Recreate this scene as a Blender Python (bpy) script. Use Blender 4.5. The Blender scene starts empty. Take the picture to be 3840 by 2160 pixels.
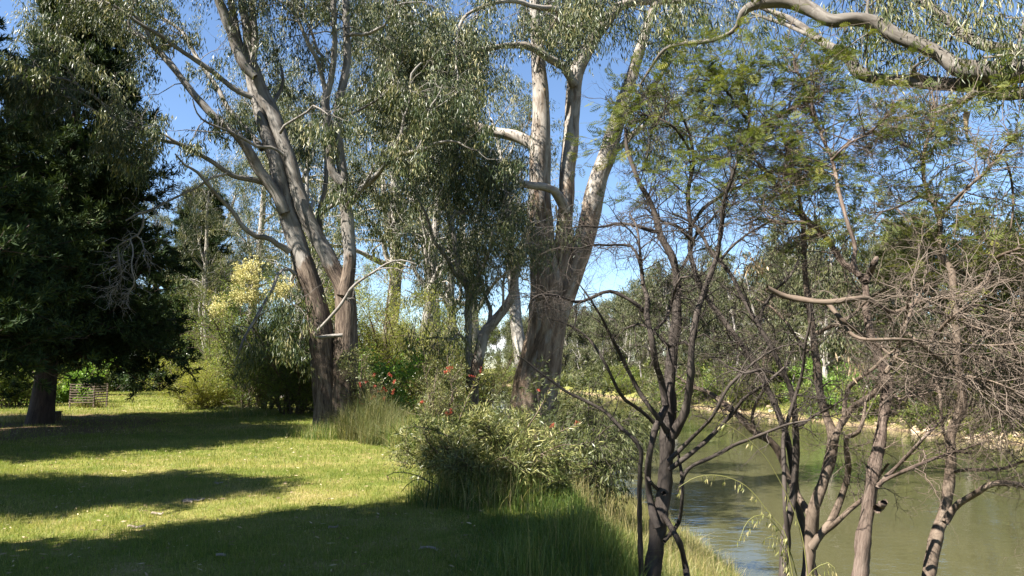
import bpy, math, random
import numpy as np
from mathutils import Vector

rng = np.random.default_rng(11)
random.seed(11)
SC = bpy.context.scene
COL = SC.collection
PI = math.pi

# ------------------------------------------------------------------ camera
CAMH = 1.6
FPX = 2773.0            # focal length in pixels of the 3840 wide frame
HORY = 1380.0           # row of the horizon
PITCH = math.atan((HORY - 1080.0) / FPX)
cam = bpy.data.cameras.new('camera')
cam.sensor_width = 36.0
cam.lens = 36.0 * FPX / 3840.0
cam.clip_start = 0.05
cam.clip_end = 5000.0
camo = bpy.data.objects.new('camera', cam)
COL.objects.link(camo)
camo.location = (0, 0, CAMH)
camo.rotation_euler = (PI / 2 + PITCH, 0, 0)
SC.camera = camo
cp, sp = math.cos(PITCH), math.sin(PITCH)


def at(x, y, d):
    """World point seen at column x, row y (3840 x 2160) at forward distance d."""
    a = (np.asarray(x, float) - 1920.0) / FPX
    b = (1080.0 - np.asarray(y, float)) / FPX
    fy = cp - b * sp
    fz = sp + b * cp
    return np.stack([a / fy * d, np.ones_like(a) * d, CAMH + fz / fy * d], -1)


# ------------------------------------------------------------------ sun, sky
SUN_EL = math.radians(50)
SUN_ROT = math.atan2(-0.85, -0.52)
LDIR = np.array([math.sin(SUN_ROT) * math.cos(SUN_EL), math.cos(SUN_ROT) * math.cos(SUN_EL), math.sin(SUN_EL)])
sun = bpy.data.lights.new('sun', 'SUN')
sun.energy = 5.0
sun.angle = math.radians(0.5)
sun.color = (1.0, 0.94, 0.84)
suno = bpy.data.objects.new('sun', sun)
COL.objects.link(suno)
suno.location = (-40, -20, 60)
suno.rotation_euler = Vector(LDIR).to_track_quat('Z', 'Y').to_euler()


def N(nt, kind, loc=(0, 0), **kw):
    n = nt.nodes.new(kind)
    n.location = loc
    for k, v in kw.items():
        setattr(n, k, v)
    return n


def setin(n, **kw):
    for k, v in kw.items():
        n.inputs[k.replace('_', ' ')].default_value = v


def ramp(nt, stops, interp='LINEAR'):
    r = nt.nodes.new('ShaderNodeValToRGB')
    cr_ = r.color_ramp
    cr_.interpolation = interp
    while len(cr_.elements) < len(stops):
        cr_.elements.new(0.5)
    for e, (p, c) in zip(cr_.elements, stops):
        e.position = p
        e.color = (*c, 1) if len(c) == 3 else c
    return r


def make_world():
    w = bpy.data.worlds.new('World')
    SC.world = w
    w.use_nodes = True
    nt = w.node_tree
    bg = nt.nodes['Background']
    sky = N(nt, 'ShaderNodeTexSky', sky_type='NISHITA', sun_disc=False)
    sky.sun_elevation = SUN_EL
    sky.sun_rotation = SUN_ROT
    sky.altitude = 900
    sky.air_density = 1.0
    sky.dust_density = 0.0
    sky.ozone_density = 4.0
    tc = N(nt, 'ShaderNodeTexCoord')
    # low cumulus clouds: places given as directions from the meadow
    mp = N(nt, 'ShaderNodeMapping')
    setin(mp, Scale=(9.0, 9.0, 20.0))
    nt.links.new(tc.outputs['Generated'], mp.inputs[0])
    nz = N(nt, 'ShaderNodeTexNoise')
    setin(nz, Scale=1.6, Detail=7.0, Roughness=0.62)
    nt.links.new(mp.outputs[0], nz.inputs['Vector'])
    total = None
    for (px, py, rx, rz, amp) in ((1880, 1275, .055, .030, .9), (2190, 1240, .075, .034, .8), (3610, 742, .05, .018, .42),
                                  (3345, 742, .022, .010, .42), (2700, 1290, .2, .02, .4), (1000, 1290, .3, .03, .6)):
        v = at(px, py, 1.0) - np.array([0, 0, CAMH])
        v = v / np.linalg.norm(v)
        sub = N(nt, 'ShaderNodeVectorMath', operation='SUBTRACT')
        nt.links.new(tc.outputs['Generated'], sub.inputs[0])
        sub.inputs[1].default_value = v
        mul = N(nt, 'ShaderNodeVectorMath', operation='MULTIPLY')
        nt.links.new(sub.outputs[0], mul.inputs[0])
        mul.inputs[1].default_value = (1 / rx, 1 / rx, 1 / rz)
        ln = N(nt, 'ShaderNodeVectorMath', operation='LENGTH')
        nt.links.new(mul.outputs[0], ln.inputs[0])
        mr = N(nt, 'ShaderNodeMapRange')
        setin(mr, From_Min=1.25, From_Max=0.2, To_Min=0.0, To_Max=amp)
        nt.links.new(ln.outputs['Value'], mr.inputs['Value'])
        if total is None:
            total = mr.outputs[0]
        else:
            ad = N(nt, 'ShaderNodeMath', operation='MAXIMUM')
            nt.links.new(total, ad.inputs[0])
            nt.links.new(mr.outputs[0], ad.inputs[1])
            total = ad.outputs[0]
    sm = N(nt, 'ShaderNodeMath', operation='ADD')
    nt.links.new(total, sm.inputs[0])
    nt.links.new(nz.outputs[0], sm.inputs[1])
    mr = N(nt, 'ShaderNodeMapRange')
    setin(mr, From_Min=0.88, From_Max=1.25, To_Min=0.0, To_Max=0.92)
    nt.links.new(sm.outputs[0], mr.inputs['Value'])
    mx = N(nt, 'ShaderNodeMix', data_type='RGBA')
    nt.links.new(mr.outputs[0], mx.inputs['Factor'])
    nt.links.new(sky.outputs[0], mx.inputs[6])
    mx.inputs[7].default_value = (8.2, 8.2, 8.6, 1)
    nt.links.new(mx.outputs[2], bg.inputs['Color'])
    bg.inputs['Strength'].default_value = 0.052


make_world()
SC.view_settings.view_transform = 'Standard'
SC.view_settings.look = 'None'
SC.view_settings.gamma = 1.0
SC.view_settings.exposure = 2.2
cy = SC.cycles
cy.max_bounces = 7
cy.diffuse_bounces = 3
cy.glossy_bounces = 3
cy.transmission_bounces = 4
cy.transparent_max_bounces = 8
cy.use_denoising = True
cy.caustics_reflective = False
cy.caustics_refractive = False
cy.sample_clamp_indirect = 4.0


# ------------------------------------------------------------------ mesh building
class MB:
    def __init__(s):
        s.v, s.f, s.bark, s.rough, s.tone, s.n = [], [], [], [], [], 0

    def add(s, v, f, bark=None, rough=None, tone=None):
        v = np.asarray(v, np.float32).reshape(-1, 3)
        f = np.asarray(f, np.int64).reshape(-1, 4)
        s.v.append(v)
        s.f.append(f + s.n)
        s.n += len(v)
        s.bark.append(np.zeros((len(v), 3), np.float32) if bark is None else np.asarray(bark, np.float32).reshape(-1, 3))
        s.rough.append(np.zeros(len(v), np.float32) if rough is None else np.broadcast_to(np.asarray(rough, np.float32), (len(v),)))
        s.tone.append(np.full(len(f), 0.5, np.float32) if tone is None else np.broadcast_to(np.asarray(tone, np.float32), (len(f),)))

    def mesh(s, name, mats, smooth=False, bark=False, origin=(0, 0, 0)):
        v = np.concatenate(s.v) - np.asarray(origin, np.float32)
        f = np.concatenate(s.f)
        me = bpy.data.meshes.new(name)
        me.vertices.add(len(v))
        me.vertices.foreach_set('co', v.astype(np.float32).ravel())
        me.loops.add(len(f) * 4)
        me.loops.foreach_set('vertex_index', f.astype(np.int32).ravel())
        me.polygons.add(len(f))
        me.polygons.foreach_set('loop_start', np.arange(0, len(f) * 4, 4, dtype=np.int32))
        me.polygons.foreach_set('use_smooth', np.full(len(f), smooth))
        if bark:
            a = me.attributes.new('bark', 'FLOAT_VECTOR', 'POINT')
            a.data.foreach_set('vector', np.concatenate(s.bark).ravel())
            a = me.attributes.new('rough', 'FLOAT', 'POINT')
            a.data.foreach_set('value', np.concatenate(s.rough).ravel())
        else:
            a = me.attributes.new('tone', 'FLOAT', 'FACE')
            a.data.foreach_set('value', np.concatenate(s.tone).ravel())
        for m in (mats if isinstance(mats, (list, tuple)) else [mats]):
            me.materials.append(m)
        me.update(calc_edges=True)
        return me

    def build(s, name, mat, parent=None, smooth=False, bark=False):
        o = (0, 0, 0) if parent is None else tuple(parent.location)
        return link(name, s.mesh(name, mat, smooth, bark, o), parent)


def link(name, me, parent=None):
    o = bpy.data.objects.new(name, me)
    COL.objects.link(o)
    if parent is not None:
        o.parent = parent
    return o


def tag(o, label=None, cat=None, group=None, kind=None):
    if label:
        o['label'] = label
    if cat:
        o['category'] = cat
    if group:
        o['group'] = group
    if kind:
        o['kind'] = kind
    return o


def thing(name, loc, label, cat, group=None):
    o = bpy.data.objects.new(name, None)
    o.empty_display_size = 0.3
    o.location = tuple(float(c) for c in loc)
    COL.objects.link(o)
    return tag(o, label, cat, group)


def copy_thing(o, loc, rz=0.0, sc=1.0, label=None, sz=None):
    c = o.copy()
    COL.objects.link(c)
    c.location = tuple(float(q) for q in loc)
    c.rotation_euler = (0, 0, rz)
    c.scale = (sc, sc, sc if sz is None else sz)
    if label:
        c['label'] = label
    for ch in list(o.children):
        k = ch.copy()
        COL.objects.link(k)
        k.parent = c
        for g in list(ch.children):
            q = g.copy()
            COL.objects.link(q)
            q.parent = k
    return c


def unit(v):
    return v / np.maximum(np.linalg.norm(v, axis=-1, keepdims=True), 1e-9)


def tubes(mb, P, R, k=6, rough=0.0, lump=0.0, seam=0.0):
    P = np.asarray(P, float)
    R = np.asarray(R, float)
    if P.ndim == 2:
        P, R = P[None], R[None]
    n, s, _ = P.shape
    T = unit(np.gradient(P, axis=1))
    mT = unit(T.mean(1))
    ref = np.eye(3)[np.abs(mT).argmin(1)]
    U = unit(np.cross(T, ref[:, None, :]))
    W = np.cross(T, U)
    ang = np.arange(k) * 2 * PI / k
    seg = np.linalg.norm(np.diff(P, axis=1), axis=2)
    arc = np.concatenate([np.zeros((n, 1)), np.cumsum(seg, 1)], 1)
    off = rng.uniform(0, 40, (n, 1))
    RR = np.repeat(R[:, :, None], k, 2)
    if lump:
        ph = rng.uniform(0, 6.28, (n, 6))
        rm = np.maximum(R.mean(1), 1e-4)[:, None, None]
        A = arc[:, :, None] / rm
        q = (np.sin(2 * ang + A * .35 + ph[:, 0, None, None]) + np.sin(3 * ang - A * .5 + ph[:, 1, None, None]) * .7
             + np.sin(A * .9 + ph[:, 2, None, None]) * .8 + np.sin(5 * ang + A * .8 + ph[:, 3, None, None]) * .45
             + np.sin(A * 2.1 + ang + ph[:, 4, None, None]) * .5)
        RR = RR * (1 + lump * q)
    if seam:
        RR = RR * (1 + seam * np.abs(np.sin(ang * 4 + 1.0)))
    ca, sa = np.cos(ang), np.sin(ang)
    V = P[:, :, None, :] + RR[..., None] * (ca[None, None, :, None] * U[:, :, None, :] + sa[None, None, :, None] * W[:, :, None, :])
    i = np.arange(n)[:, None, None] * (s * k)
    j = np.arange(s - 1)[None, :, None] * k
    a = np.arange(k)[None, None, :]
    b = (a + 1) % k
    F = np.stack([i + j + a, i + j + b, i + j + k + b, i + j + k + a], -1)
    r0 = R[:, :1].max(1)[:, None, None] * np.ones((1, s, 1))
    B = np.stack([r0 * ca + off[:, :, None], r0 * sa + off[:, :, None] * .7, (arc + off)[:, :, None] * np.ones(k)], -1)
    rg = np.broadcast_to(np.asarray(rough, float).reshape((1, -1, 1)) if np.ndim(rough) else rough, (n, s, k))
    mb.add(V, F, B, np.ascontiguousarray(rg).ravel())


def crom(pts, n):
    """Catmull-Rom through rows of pts, resampled to n rows by arc length."""
    p = np.asarray(pts, float)
    if len(p) == 2:
        t = np.linspace(0, 1, n)[:, None]
        return p[0] * (1 - t) + p[1] * t
    e = np.concatenate([[2 * p[0] - p[1]], p, [2 * p[-1] - p[-2]]])
    out = []
    m = 8
    for i in range(len(p) - 1):
        a, b, c, d = e[i:i + 4]
        t = (np.arange(m) / m)[:, None]
        out.append(.5 * (2 * b + (c - a) * t + (2 * a - 5 * b + 4 * c - d) * t * t + (3 * b - a - 3 * c + d) * t ** 3))
    out = np.concatenate(out + [p[-1:]])
    L = np.concatenate([[0], np.cumsum(np.linalg.norm(np.diff(out[:, :2], axis=0), axis=1))])
    ti = np.linspace(0, L[-1], n)
    return np.stack([np.interp(ti, L, out[:, c]) for c in range(out.shape[1])], 1)


def trace(pts, d0, d1=None, w0=None, w1=None, wob=0.15, step=26):
    """Path of a stem or limb: rows (x, y[, width]) in frame pixels, distance going from d0 to d1 -> points, radii."""
    d1 = d0 if d1 is None else d1
    p = np.array([list(q[:2]) + [q[2] if len(q) > 2 else np.nan] for q in pts], float)
    if w0 is not None:
        L = np.concatenate([[0], np.cumsum(np.linalg.norm(np.diff(p[:, :2], axis=0), axis=1))])
        p[:, 2] = w0 + (w1 - w0) * (L / L[-1])
    L = np.linalg.norm(np.diff(p[:, :2], axis=0), axis=1).sum()
    n = int(max(6, L / step))
    q = crom(p, n)
    t = np.linspace(0, 1, n)
    d = d0 + (d1 - d0) * t + wob * (np.sin(t * 7 + rng.uniform(0, 6)) - math.sin(0)) * np.minimum(1, t * 4) * (1 if wob else 0)
    return at(q[:, 0], q[:, 1], d), np.maximum(q[:, 2], 1.0) / 2 * d / FPX


def resamp(P, R, S):
    t = np.linspace(0, 1, len(P))
    ts = np.linspace(0, 1, S)
    return np.stack([np.interp(ts, t, P[:, c]) for c in range(3)], 1), np.interp(ts, t, R)


def grow(start, d, L, S, wander=.2, bend=(0, 0, 0)):
    n = len(start)
    P = np.empty((n, S, 3))
    P[:, 0] = start
    d = unit(np.asarray(d, float))
    L = np.broadcast_to(np.asarray(L, float), (n,))
    bend = np.asarray(bend, float)
    for s in range(1, S):
        d = unit(d + rng.normal(0, wander, (n, 3)) + bend)
        P[:, s] = P[:, s - 1] + d * (L / (S - 1))[:, None]
    return P


def taper(R0, S, end=.25):
    R0 = np.asarray(R0, float)
    return R0[:, None] * np.linspace(1, end, S)[None, :]


def along(P, R, n, t0=.3, t1=1.0):
    """n random stations per path -> positions, tangents, radii."""
    m, s, _ = P.shape
    t = rng.uniform(t0, t1, (m, n)) * (s - 1)
    i = np.minimum(t.astype(int), s - 2)
    f = (t - i)[..., None]
    ii = np.arange(m)[:, None]
    p = P[ii, i] * (1 - f) + P[ii, i + 1] * f
    T = unit(P[ii, i + 1] - P[ii, i])
    r = R[ii, i] * (1 - f[..., 0]) + R[ii, i + 1] * f[..., 0]
    return p.reshape(-1, 3), T.reshape(-1, 3), r.ravel()


def side(T, a0, a1):
    n = len(T)
    q = rng.normal(0, 1, (n, 3))
    q = unit(q - (q * T).sum(1, keepdims=True) * T)
    a = rng.uniform(a0, a1, (n, 1))
    return T * np.cos(a) + q * np.sin(a)


def blades(mb, P, D, L, W, tone=None, fat=.42, curl=0.0):
    """Lance shaped leaves: one diamond each, or two folded quads when curled."""
    n = len(P)
    L = np.broadcast_to(np.asarray(L, float), (n,))[:, None]
    W = np.broadcast_to(np.asarray(W, float), (n,))[:, None]
    D = unit(D)
    s = unit(np.cross(D, rng.normal(0, 1, (n, 3))))
    nn = np.cross(D, s)
    mid = P + D * L * fat + nn * L * curl
    V = np.stack([P, mid + s * W * .5, P + D * L, mid - s * W * .5], 1)
    F = np.arange(n * 4).reshape(n, 4)
    mb.add(V, F, tone=rng.uniform(0, 1, n) if tone is None else tone)


def jit(P, k, sd):
    Q = np.repeat(P, k, 0)
    return Q + rng.normal(0, 1, Q.shape) * np.asarray(sd)


DOWN = np.array([0, 0, -1.0])


def gum_leaves(mb, P, k, drop=.5, L=.12, W=.02, sp=.09, tone_shift=0.0):
    """Hanging sprays of narrow leaves under the twig points P."""
    n = len(P)
    u = rng.uniform(0, 1, (n, k)) ** .8
    drift = rng.normal(0, .25, (n, 1, 3)) * np.array([1, 1, .2])
    ln = rng.uniform(.35, 1.0, (n, 1)) * drop
    Q = P[:, None, :] + (DOWN + drift) * (u * ln)[..., None] + rng.normal(0, sp, (n, k, 3)) * (.5 + u)[..., None] * np.array([1, 1, .6])
    D = DOWN + drift * .8 + rng.normal(0, .34, (n, k, 3))
    base = rng.normal(.48, .2, (n, 1)) + tone_shift
    tone = np.clip(base + rng.normal(0, .18, (n, k)), 0, 1)
    m = n * k
    blades(mb, Q.reshape(-1, 3), D.reshape(-1, 3), L * rng.uniform(.65, 1.25, m), W * rng.uniform(.7, 1.3, m), tone.ravel(), curl=.05)


def feathers(mb, P, D, L, npair=7, w=.1, ang=1.0):
    """Feathery wattle leaves: a rachis of paired narrow leaflets, drooping a little."""
    n = len(P)
    D = unit(D)
    up = unit(np.array([0, 0, 1.0]) + rng.normal(0, .45, (n, 3)))
    S = unit(np.cross(D, up))
    L = np.broadcast_to(np.asarray(L, float), (n,))
    t = (np.arange(npair) + .7) / npair
    base = P[:, None, :] + D[:, None, :] * (t[None, :, None] * L[:, None, None]) + DOWN * (t ** 2 * .18)[None, :, None] * L[:, None, None]
    ll = (.42 * np.sin(np.clip(t * .85 + .18, 0, 1) * PI) + .1)[None, :, None] * L[:, None, None]
    tone = np.repeat(np.clip(rng.normal(.5, .2, n), 0, 1), npair * 2)
    A, B, C = [], [], []
    for sg in (-1, 1):
        dd = D[:, None, :] * math.cos(ang) + S[:, None, :] * sg * math.sin(ang) + DOWN * .12
        A.append(base)
        B.append(np.broadcast_to(dd, base.shape))
        C.append(ll)
    A = np.stack(A, 2).reshape(-1, 3)
    B = unit(np.stack(B, 2).reshape(-1, 3))
    C = np.stack(C, 2).reshape(-1)[:, None]
    Dr = np.repeat(D, npair * 2, 0)
    hw = np.repeat(L, npair * 2)[:, None] * w * .5
    mid = A + B * C * .5
    V = np.stack([A, mid + Dr * hw, A + B * C, mid - Dr * hw], 1)
    mb.add(V, np.arange(len(A) * 4).reshape(-1, 4), tone=tone)


def sprigs(mb, P, k, sd, L, W, up=.2, tone=None):
    n = len(P)
    Q = jit(P, k, sd)
    D = rng.normal(0, 1, Q.shape) + np.array([0, 0, up])
    if tone is None:
        tone = np.clip(np.repeat(rng.normal(.5, .16, n), k) + rng.normal(0, .16, n * k), 0, 1)
    blades(mb, Q, D, L * rng.uniform(.6, 1.4, n * k), W * rng.uniform(.7, 1.3, n * k), tone)


# ------------------------------------------------------------------ materials
def mat(name):
    m = bpy.data.materials.new(name)
    m.use_nodes = True
    nt = m.node_tree
    return m, nt, nt.nodes['Principled BSDF'], nt.nodes['Material Output']


def leaf_mat(name, stops, rough=.45, trans=.35, spec=.4, tint=(1.15, 1.2, .6)):
    m, nt, bs, out = mat(name)
    at_ = N(nt, 'ShaderNodeAttribute', attribute_name='tone')
    oi = N(nt, 'ShaderNodeObjectInfo')
    ad = N(nt, 'ShaderNodeMath', operation='MULTIPLY_ADD')
    nt.links.new(oi.outputs['Random'], ad.inputs[0])
    ad.inputs[1].default_value = .16
    nt.links.new(at_.outputs['Fac'], ad.inputs[2])
    r = ramp(nt, stops)
    nt.links.new(ad.outputs[0], r.inputs[0])
    nt.links.new(r.outputs[0], bs.inputs['Base Color'])
    setin(bs, Roughness=rough)
    bs.inputs['Specular IOR Level'].default_value = spec
    tr = N(nt, 'ShaderNodeBsdfTranslucent')
    mu = N(nt, 'ShaderNodeMix', data_type='RGBA', blend_type='MULTIPLY')
    mu.inputs['Factor'].default_value = 1
    nt.links.new(r.outputs[0], mu.inputs[6])
    mu.inputs[7].default_value = (*tint, 1)
    nt.links.new(mu.outputs[2], tr.inputs[0])
    mx = N(nt, 'ShaderNodeMixShader')
    mx.inputs[0].default_value = trans
    nt.links.new(bs.outputs[0], mx.inputs[1])
    nt.links.new(tr.outputs[0], mx.inputs[2])
    nt.links.new(mx.outputs[0], out.inputs[0])
    return m


def bark_mat(name, smooth_stops, rough_stops, sscale=(4.2, 4.2, 2.0), rscale=(14, 14, 2.8), flecks=.0, bump=.02, roughness=.8):
    """Bark: a smooth skin in blotches (running along the stem) that gives way to rough fissured bark where 'rough' says."""
    m, nt, bs, out = mat(name)
    a = N(nt, 'ShaderNodeAttribute', attribute_name='bark')
    g = N(nt, 'ShaderNodeAttribute', attribute_name='rough')

    def nz(scale, sc, detail, rg=.6, dist=0):
        mp = N(nt, 'ShaderNodeMapping')
        setin(mp, Scale=scale)
        nt.links.new(a.outputs['Vector'], mp.inputs[0])
        n = N(nt, 'ShaderNodeTexNoise')
        setin(n, Scale=sc, Detail=detail, Roughness=rg, Distortion=dist)
        nt.links.new(mp.outputs[0], n.inputs['Vector'])
        return n
    n1 = nz(sscale, 1.0, 5, .62, .6)
    n2 = nz(rscale, 1.0, 6, .65, .3)
    r1 = ramp(nt, smooth_stops)
    r2 = ramp(nt, rough_stops)
    nt.links.new(n1.outputs[0], r1.inputs[0])
    nt.links.new(n2.outputs[0], r2.inputs[0])
    col = r1.outputs[0]
    if flecks:
        n4 = nz((10, 10, 7), 1.0, 3, .5, .2)
        fr = ramp(nt, [(.66, (0, 0, 0)), (.70, (1, 1, 1))])
        nt.links.new(n4.outputs[0], fr.inputs[0])
        fm = N(nt, 'ShaderNodeMath', operation='MULTIPLY')
        nt.links.new(fr.outputs[0], fm.inputs[0])
        fm.inputs[1].default_value = flecks
        mxf = N(nt, 'ShaderNodeMix', data_type='RGBA')
        nt.links.new(fm.outputs[0], mxf.inputs['Factor'])
        nt.links.new(col, mxf.inputs[6])
        mxf.inputs[7].default_value = (.055, .045, .038, 1)
        col = mxf.outputs[2]
    n3 = nz((2.2, 2.2, .8), 1.0, 4)
    ad = N(nt, 'ShaderNodeMath', operation='ADD')
    nt.links.new(n3.outputs[0], ad.inputs[0])
    nt.links.new(g.outputs['Fac'], ad.inputs[1])
    mr = N(nt, 'ShaderNodeMapRange')
    setin(mr, From_Min=.96, From_Max=1.06)
    nt.links.new(ad.outputs[0], mr.inputs['Value'])
    mx = N(nt, 'ShaderNodeMix', data_type='RGBA')
    nt.links.new(mr.outputs[0], mx.inputs['Factor'])
    nt.links.new(col, mx.inputs[6])
    nt.links.new(r2.outputs[0], mx.inputs[7])
    nt.links.new(mx.outputs[2], bs.inputs['Base Color'])
    setin(bs, Roughness=roughness)
    bs.inputs['Specular IOR Level'].default_value = .25
    hm = N(nt, 'ShaderNodeMath', operation='MULTIPLY')
    nt.links.new(n2.outputs[0], hm.inputs[0])
    ma = N(nt, 'ShaderNodeMath', operation='MULTIPLY_ADD')
    nt.links.new(mr.outputs[0], ma.inputs[0])
    ma.inputs[1].default_value = .85
    ma.inputs[2].default_value = .15
    nt.links.new(ma.outputs[0], hm.inputs[1])
    bp = N(nt, 'ShaderNodeBump')
    setin(bp, Strength=1.0, Distance=bump)
    nt.links.new(hm.outputs[0], bp.inputs['Height'])
    nt.links.new(bp.outputs[0], bs.inputs['Normal'])
    return m


GUM_S = [(.26, (.075, .062, .05)), (.40, (.125, .11, .096)), (.52, (.18, .166, .15)), (.63, (.245, .228, .208)), (.76, (.15, .128, .106))]
GUM_R = [(.32, (.012, .009, .007)), (.43, (.055, .039, .029)), (.55, (.115, .086, .064)), (.72, (.20, .16, .125))]
M = {}
M['gum_bark'] = bark_mat('gum bark', GUM_S, GUM_R, flecks=.85, bump=.035)
M['river_bark'] = bark_mat('river gum bark', [(.24, (.07, .052, .04)), (.38, (.13, .105, .082)), (.48, (.205, .18, .155)), (.60, (.29, .265, .235)), (.74, (.16, .12, .088))],
                           [(.28, (.02, .015, .012)), (.40, (.085, .058, .04)), (.50, (.17, .12, .085)), (.62, (.25, .195, .145)), (.74, (.19, .148, .112)), (.85, (.12, .08, .055))],
                           sscale=(3.2, 3.2, 1.7), rscale=(5.5, 5.5, 1.5), flecks=.6, bump=.04)
M['shaded_gum_bark'] = bark_mat('shaded gum bark', [(.30, (.045, .037, .03)), (.42, (.078, .068, .058)), (.54, (.118, .106, .094)), (.66, (.185, .17, .152)), (.78, (.085, .07, .056))], GUM_R, sscale=(7, 7, 3.2), flecks=.8, bump=.03)  # gum bark darkened: the overhanging limbs' shade is put into the colour
M['pale_bark'] = bark_mat('pale bark', [(.3, (.13, .112, .092)), (.45, (.23, .21, .185)), (.6, (.32, .30, .275)), (.75, (.19, .165, .135))],
                          GUM_R, sscale=(2.2, 2.2, .8), flecks=.3)
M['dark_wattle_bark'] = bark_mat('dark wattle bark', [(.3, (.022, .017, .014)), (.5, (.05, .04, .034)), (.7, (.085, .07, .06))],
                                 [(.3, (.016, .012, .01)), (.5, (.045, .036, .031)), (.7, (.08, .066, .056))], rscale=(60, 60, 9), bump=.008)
M['brown_wattle_bark'] = bark_mat('brown wattle bark', [(.25, (.04, .028, .021)), (.45, (.09, .066, .049)), (.6, (.125, .096, .073)), (.75, (.165, .132, .104))],
                                  [(.3, (.03, .022, .018)), (.5, (.12, .088, .07)), (.7, (.22, .17, .14))], sscale=(14, 14, 5), rscale=(75, 75, 10), flecks=.25, bump=.006)
M['rough_wattle_bark'] = bark_mat('rough wattle bark', [(.25, (.03, .02, .016)), (.45, (.085, .061, .048)), (.6, (.13, .1, .08)), (.75, (.185, .15, .125))],
                                  [(.32, (.016, .011, .009)), (.45, (.075, .053, .042)), (.6, (.125, .095, .077)), (.75, (.17, .138, .112))], sscale=(22, 22, 5), rscale=(60, 60, 8), flecks=.0, bump=.014)
M['dead_twig'] = bark_mat('dead twig', [(.3, (.06, .046, .037)), (.55, (.12, .094, .075)), (.75, (.19, .158, .13))],
                          [(.3, (.08, .06, .05)), (.7, (.2, .16, .13))], sscale=(9, 9, 3), bump=.004)
M['pine_bark'] = bark_mat('pine bark', [(.3, (.02, .014, .011)), (.55, (.06, .042, .033)), (.75, (.10, .072, .055))],
                          [(.3, (.018, .012, .01)), (.7, (.085, .06, .046))], rscale=(9, 9, 2.5), bump=.03)
M['gum_leaf'] = leaf_mat('gum leaf', [(0, (.022, .038, .016)), (.35, (.045, .064, .025)), (.62, (.082, .098, .038)), (.85, (.165, .165, .075)), (1.0, (.30, .27, .14))], rough=.42, trans=.2, spec=.3)
M['far_leaf'] = leaf_mat('far gum leaf', [(0, (.026, .036, .015)), (.35, (.052, .064, .026)), (.65, (.085, .095, .04)), (1.0, (.15, .145, .068))], rough=.5, trans=.28, spec=.3)
M['wattle_leaf'] = leaf_mat('wattle leaf', [(0, (.032, .05, .017)), (.35, (.062, .082, .026)), (.7, (.11, .125, .034)), (1.0, (.17, .165, .04))], rough=.65, trans=.35, spec=.12)
M['shrub_leaf'] = leaf_mat('shrub leaf', [(0, (.04, .07, .018)), (.35, (.09, .135, .03)), (.7, (.155, .195, .045)), (1.0, (.26, .265, .065))], rough=.45, trans=.45)
M['yellow_shrub_leaf'] = leaf_mat('yellow green shrub leaf', [(0, (.07, .10, .02)), (.4, (.17, .20, .035)), (.75, (.27, .275, .06)), (1.0, (.36, .32, .1))], rough=.5, trans=.5)
M['bright_leaf'] = leaf_mat('bright green leaf', [(0, (.06, .13, .018)), (.5, (.13, .235, .035)), (1.0, (.23, .33, .06))], rough=.45, trans=.42)
M['bottlebrush_leaf'] = leaf_mat('bottlebrush leaf', [(0, (.03, .046, .014)), (.4, (.07, .09, .026)), (.75, (.15, .16, .05)), (1.0, (.30, .28, .11))], rough=.42, trans=.22)
M['weeping_leaf'] = leaf_mat('weeping leaf', [(0, (.022, .032, .012)), (.5, (.05, .062, .022)), (1.0, (.12, .125, .05))], rough=.5, trans=.25, spec=.2)
M['pine_needle'] = leaf_mat('pine needle', [(0, (.012, .024, .010)), (.5, (.026, .045, .018)), (1.0, (.075, .10, .035))], rough=.6, trans=.1, spec=.08)
M['dark_leaf'] = leaf_mat('dark leaf', [(0, (.014, .03, .012)), (.5, (.03, .055, .018)), (1.0, (.06, .09, .03))], rough=.35, trans=.25)
M['grass_blade'] = leaf_mat('grass blade', [(0, (.075, .115, .016)), (.35, (.135, .185, .030)), (.62, (.215, .235, .055)), (.85, (.33, .29, .11)), (1.0, (.45, .37, .2))], rough=.5, trans=.42, spec=.3)
M['tall_grass'] = leaf_mat('tall grass', [(0, (.045, .085, .018)), (.4, (.095, .15, .03)), (.7, (.17, .2, .055)), (.9, (.33, .28, .12)), (1.0, (.42, .35, .19))], rough=.45, trans=.4, spec=.35)
M['dull_grass'] = leaf_mat('dull grass', [(0, (.05, .07, .022)), (.5, (.11, .125, .045)), (1.0, (.22, .19, .09))], rough=.5, trans=.35, spec=.25)
M['straw'] = leaf_mat('straw grass', [(0, (.10, .11, .03)), (.4, (.23, .2, .075)), (.8, (.36, .3, .14)), (1.0, (.46, .39, .22))], rough=.55, trans=.4)
M['oat'] = leaf_mat('oat seed head', [(0, (.13, .15, .04)), (.6, (.25, .25, .09)), (1.0, (.42, .36, .19))], rough=.5, trans=.45)
M['red_flower'] = leaf_mat('red flower', [(0, (.24, .025, .016)), (.6, (.38, .05, .03)), (1.0, (.46, .13, .085))], rough=.5, trans=.3, tint=(1.1, .8, .8))
M['yellow_flower'] = leaf_mat('yellow flower', [(0, (.30, .27, .09)), (.5, (.46, .42, .17)), (1.0, (.60, .57, .30))], rough=.7, trans=.2, tint=(1.05, 1, .7))
M['dead_leaf'] = leaf_mat('dead leaf', [(0, (.13, .085, .045)), (.5, (.3, .22, .13)), (1.0, (.5, .4, .26))], rough=.6, trans=.2, tint=(1, .9, .7))


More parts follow.
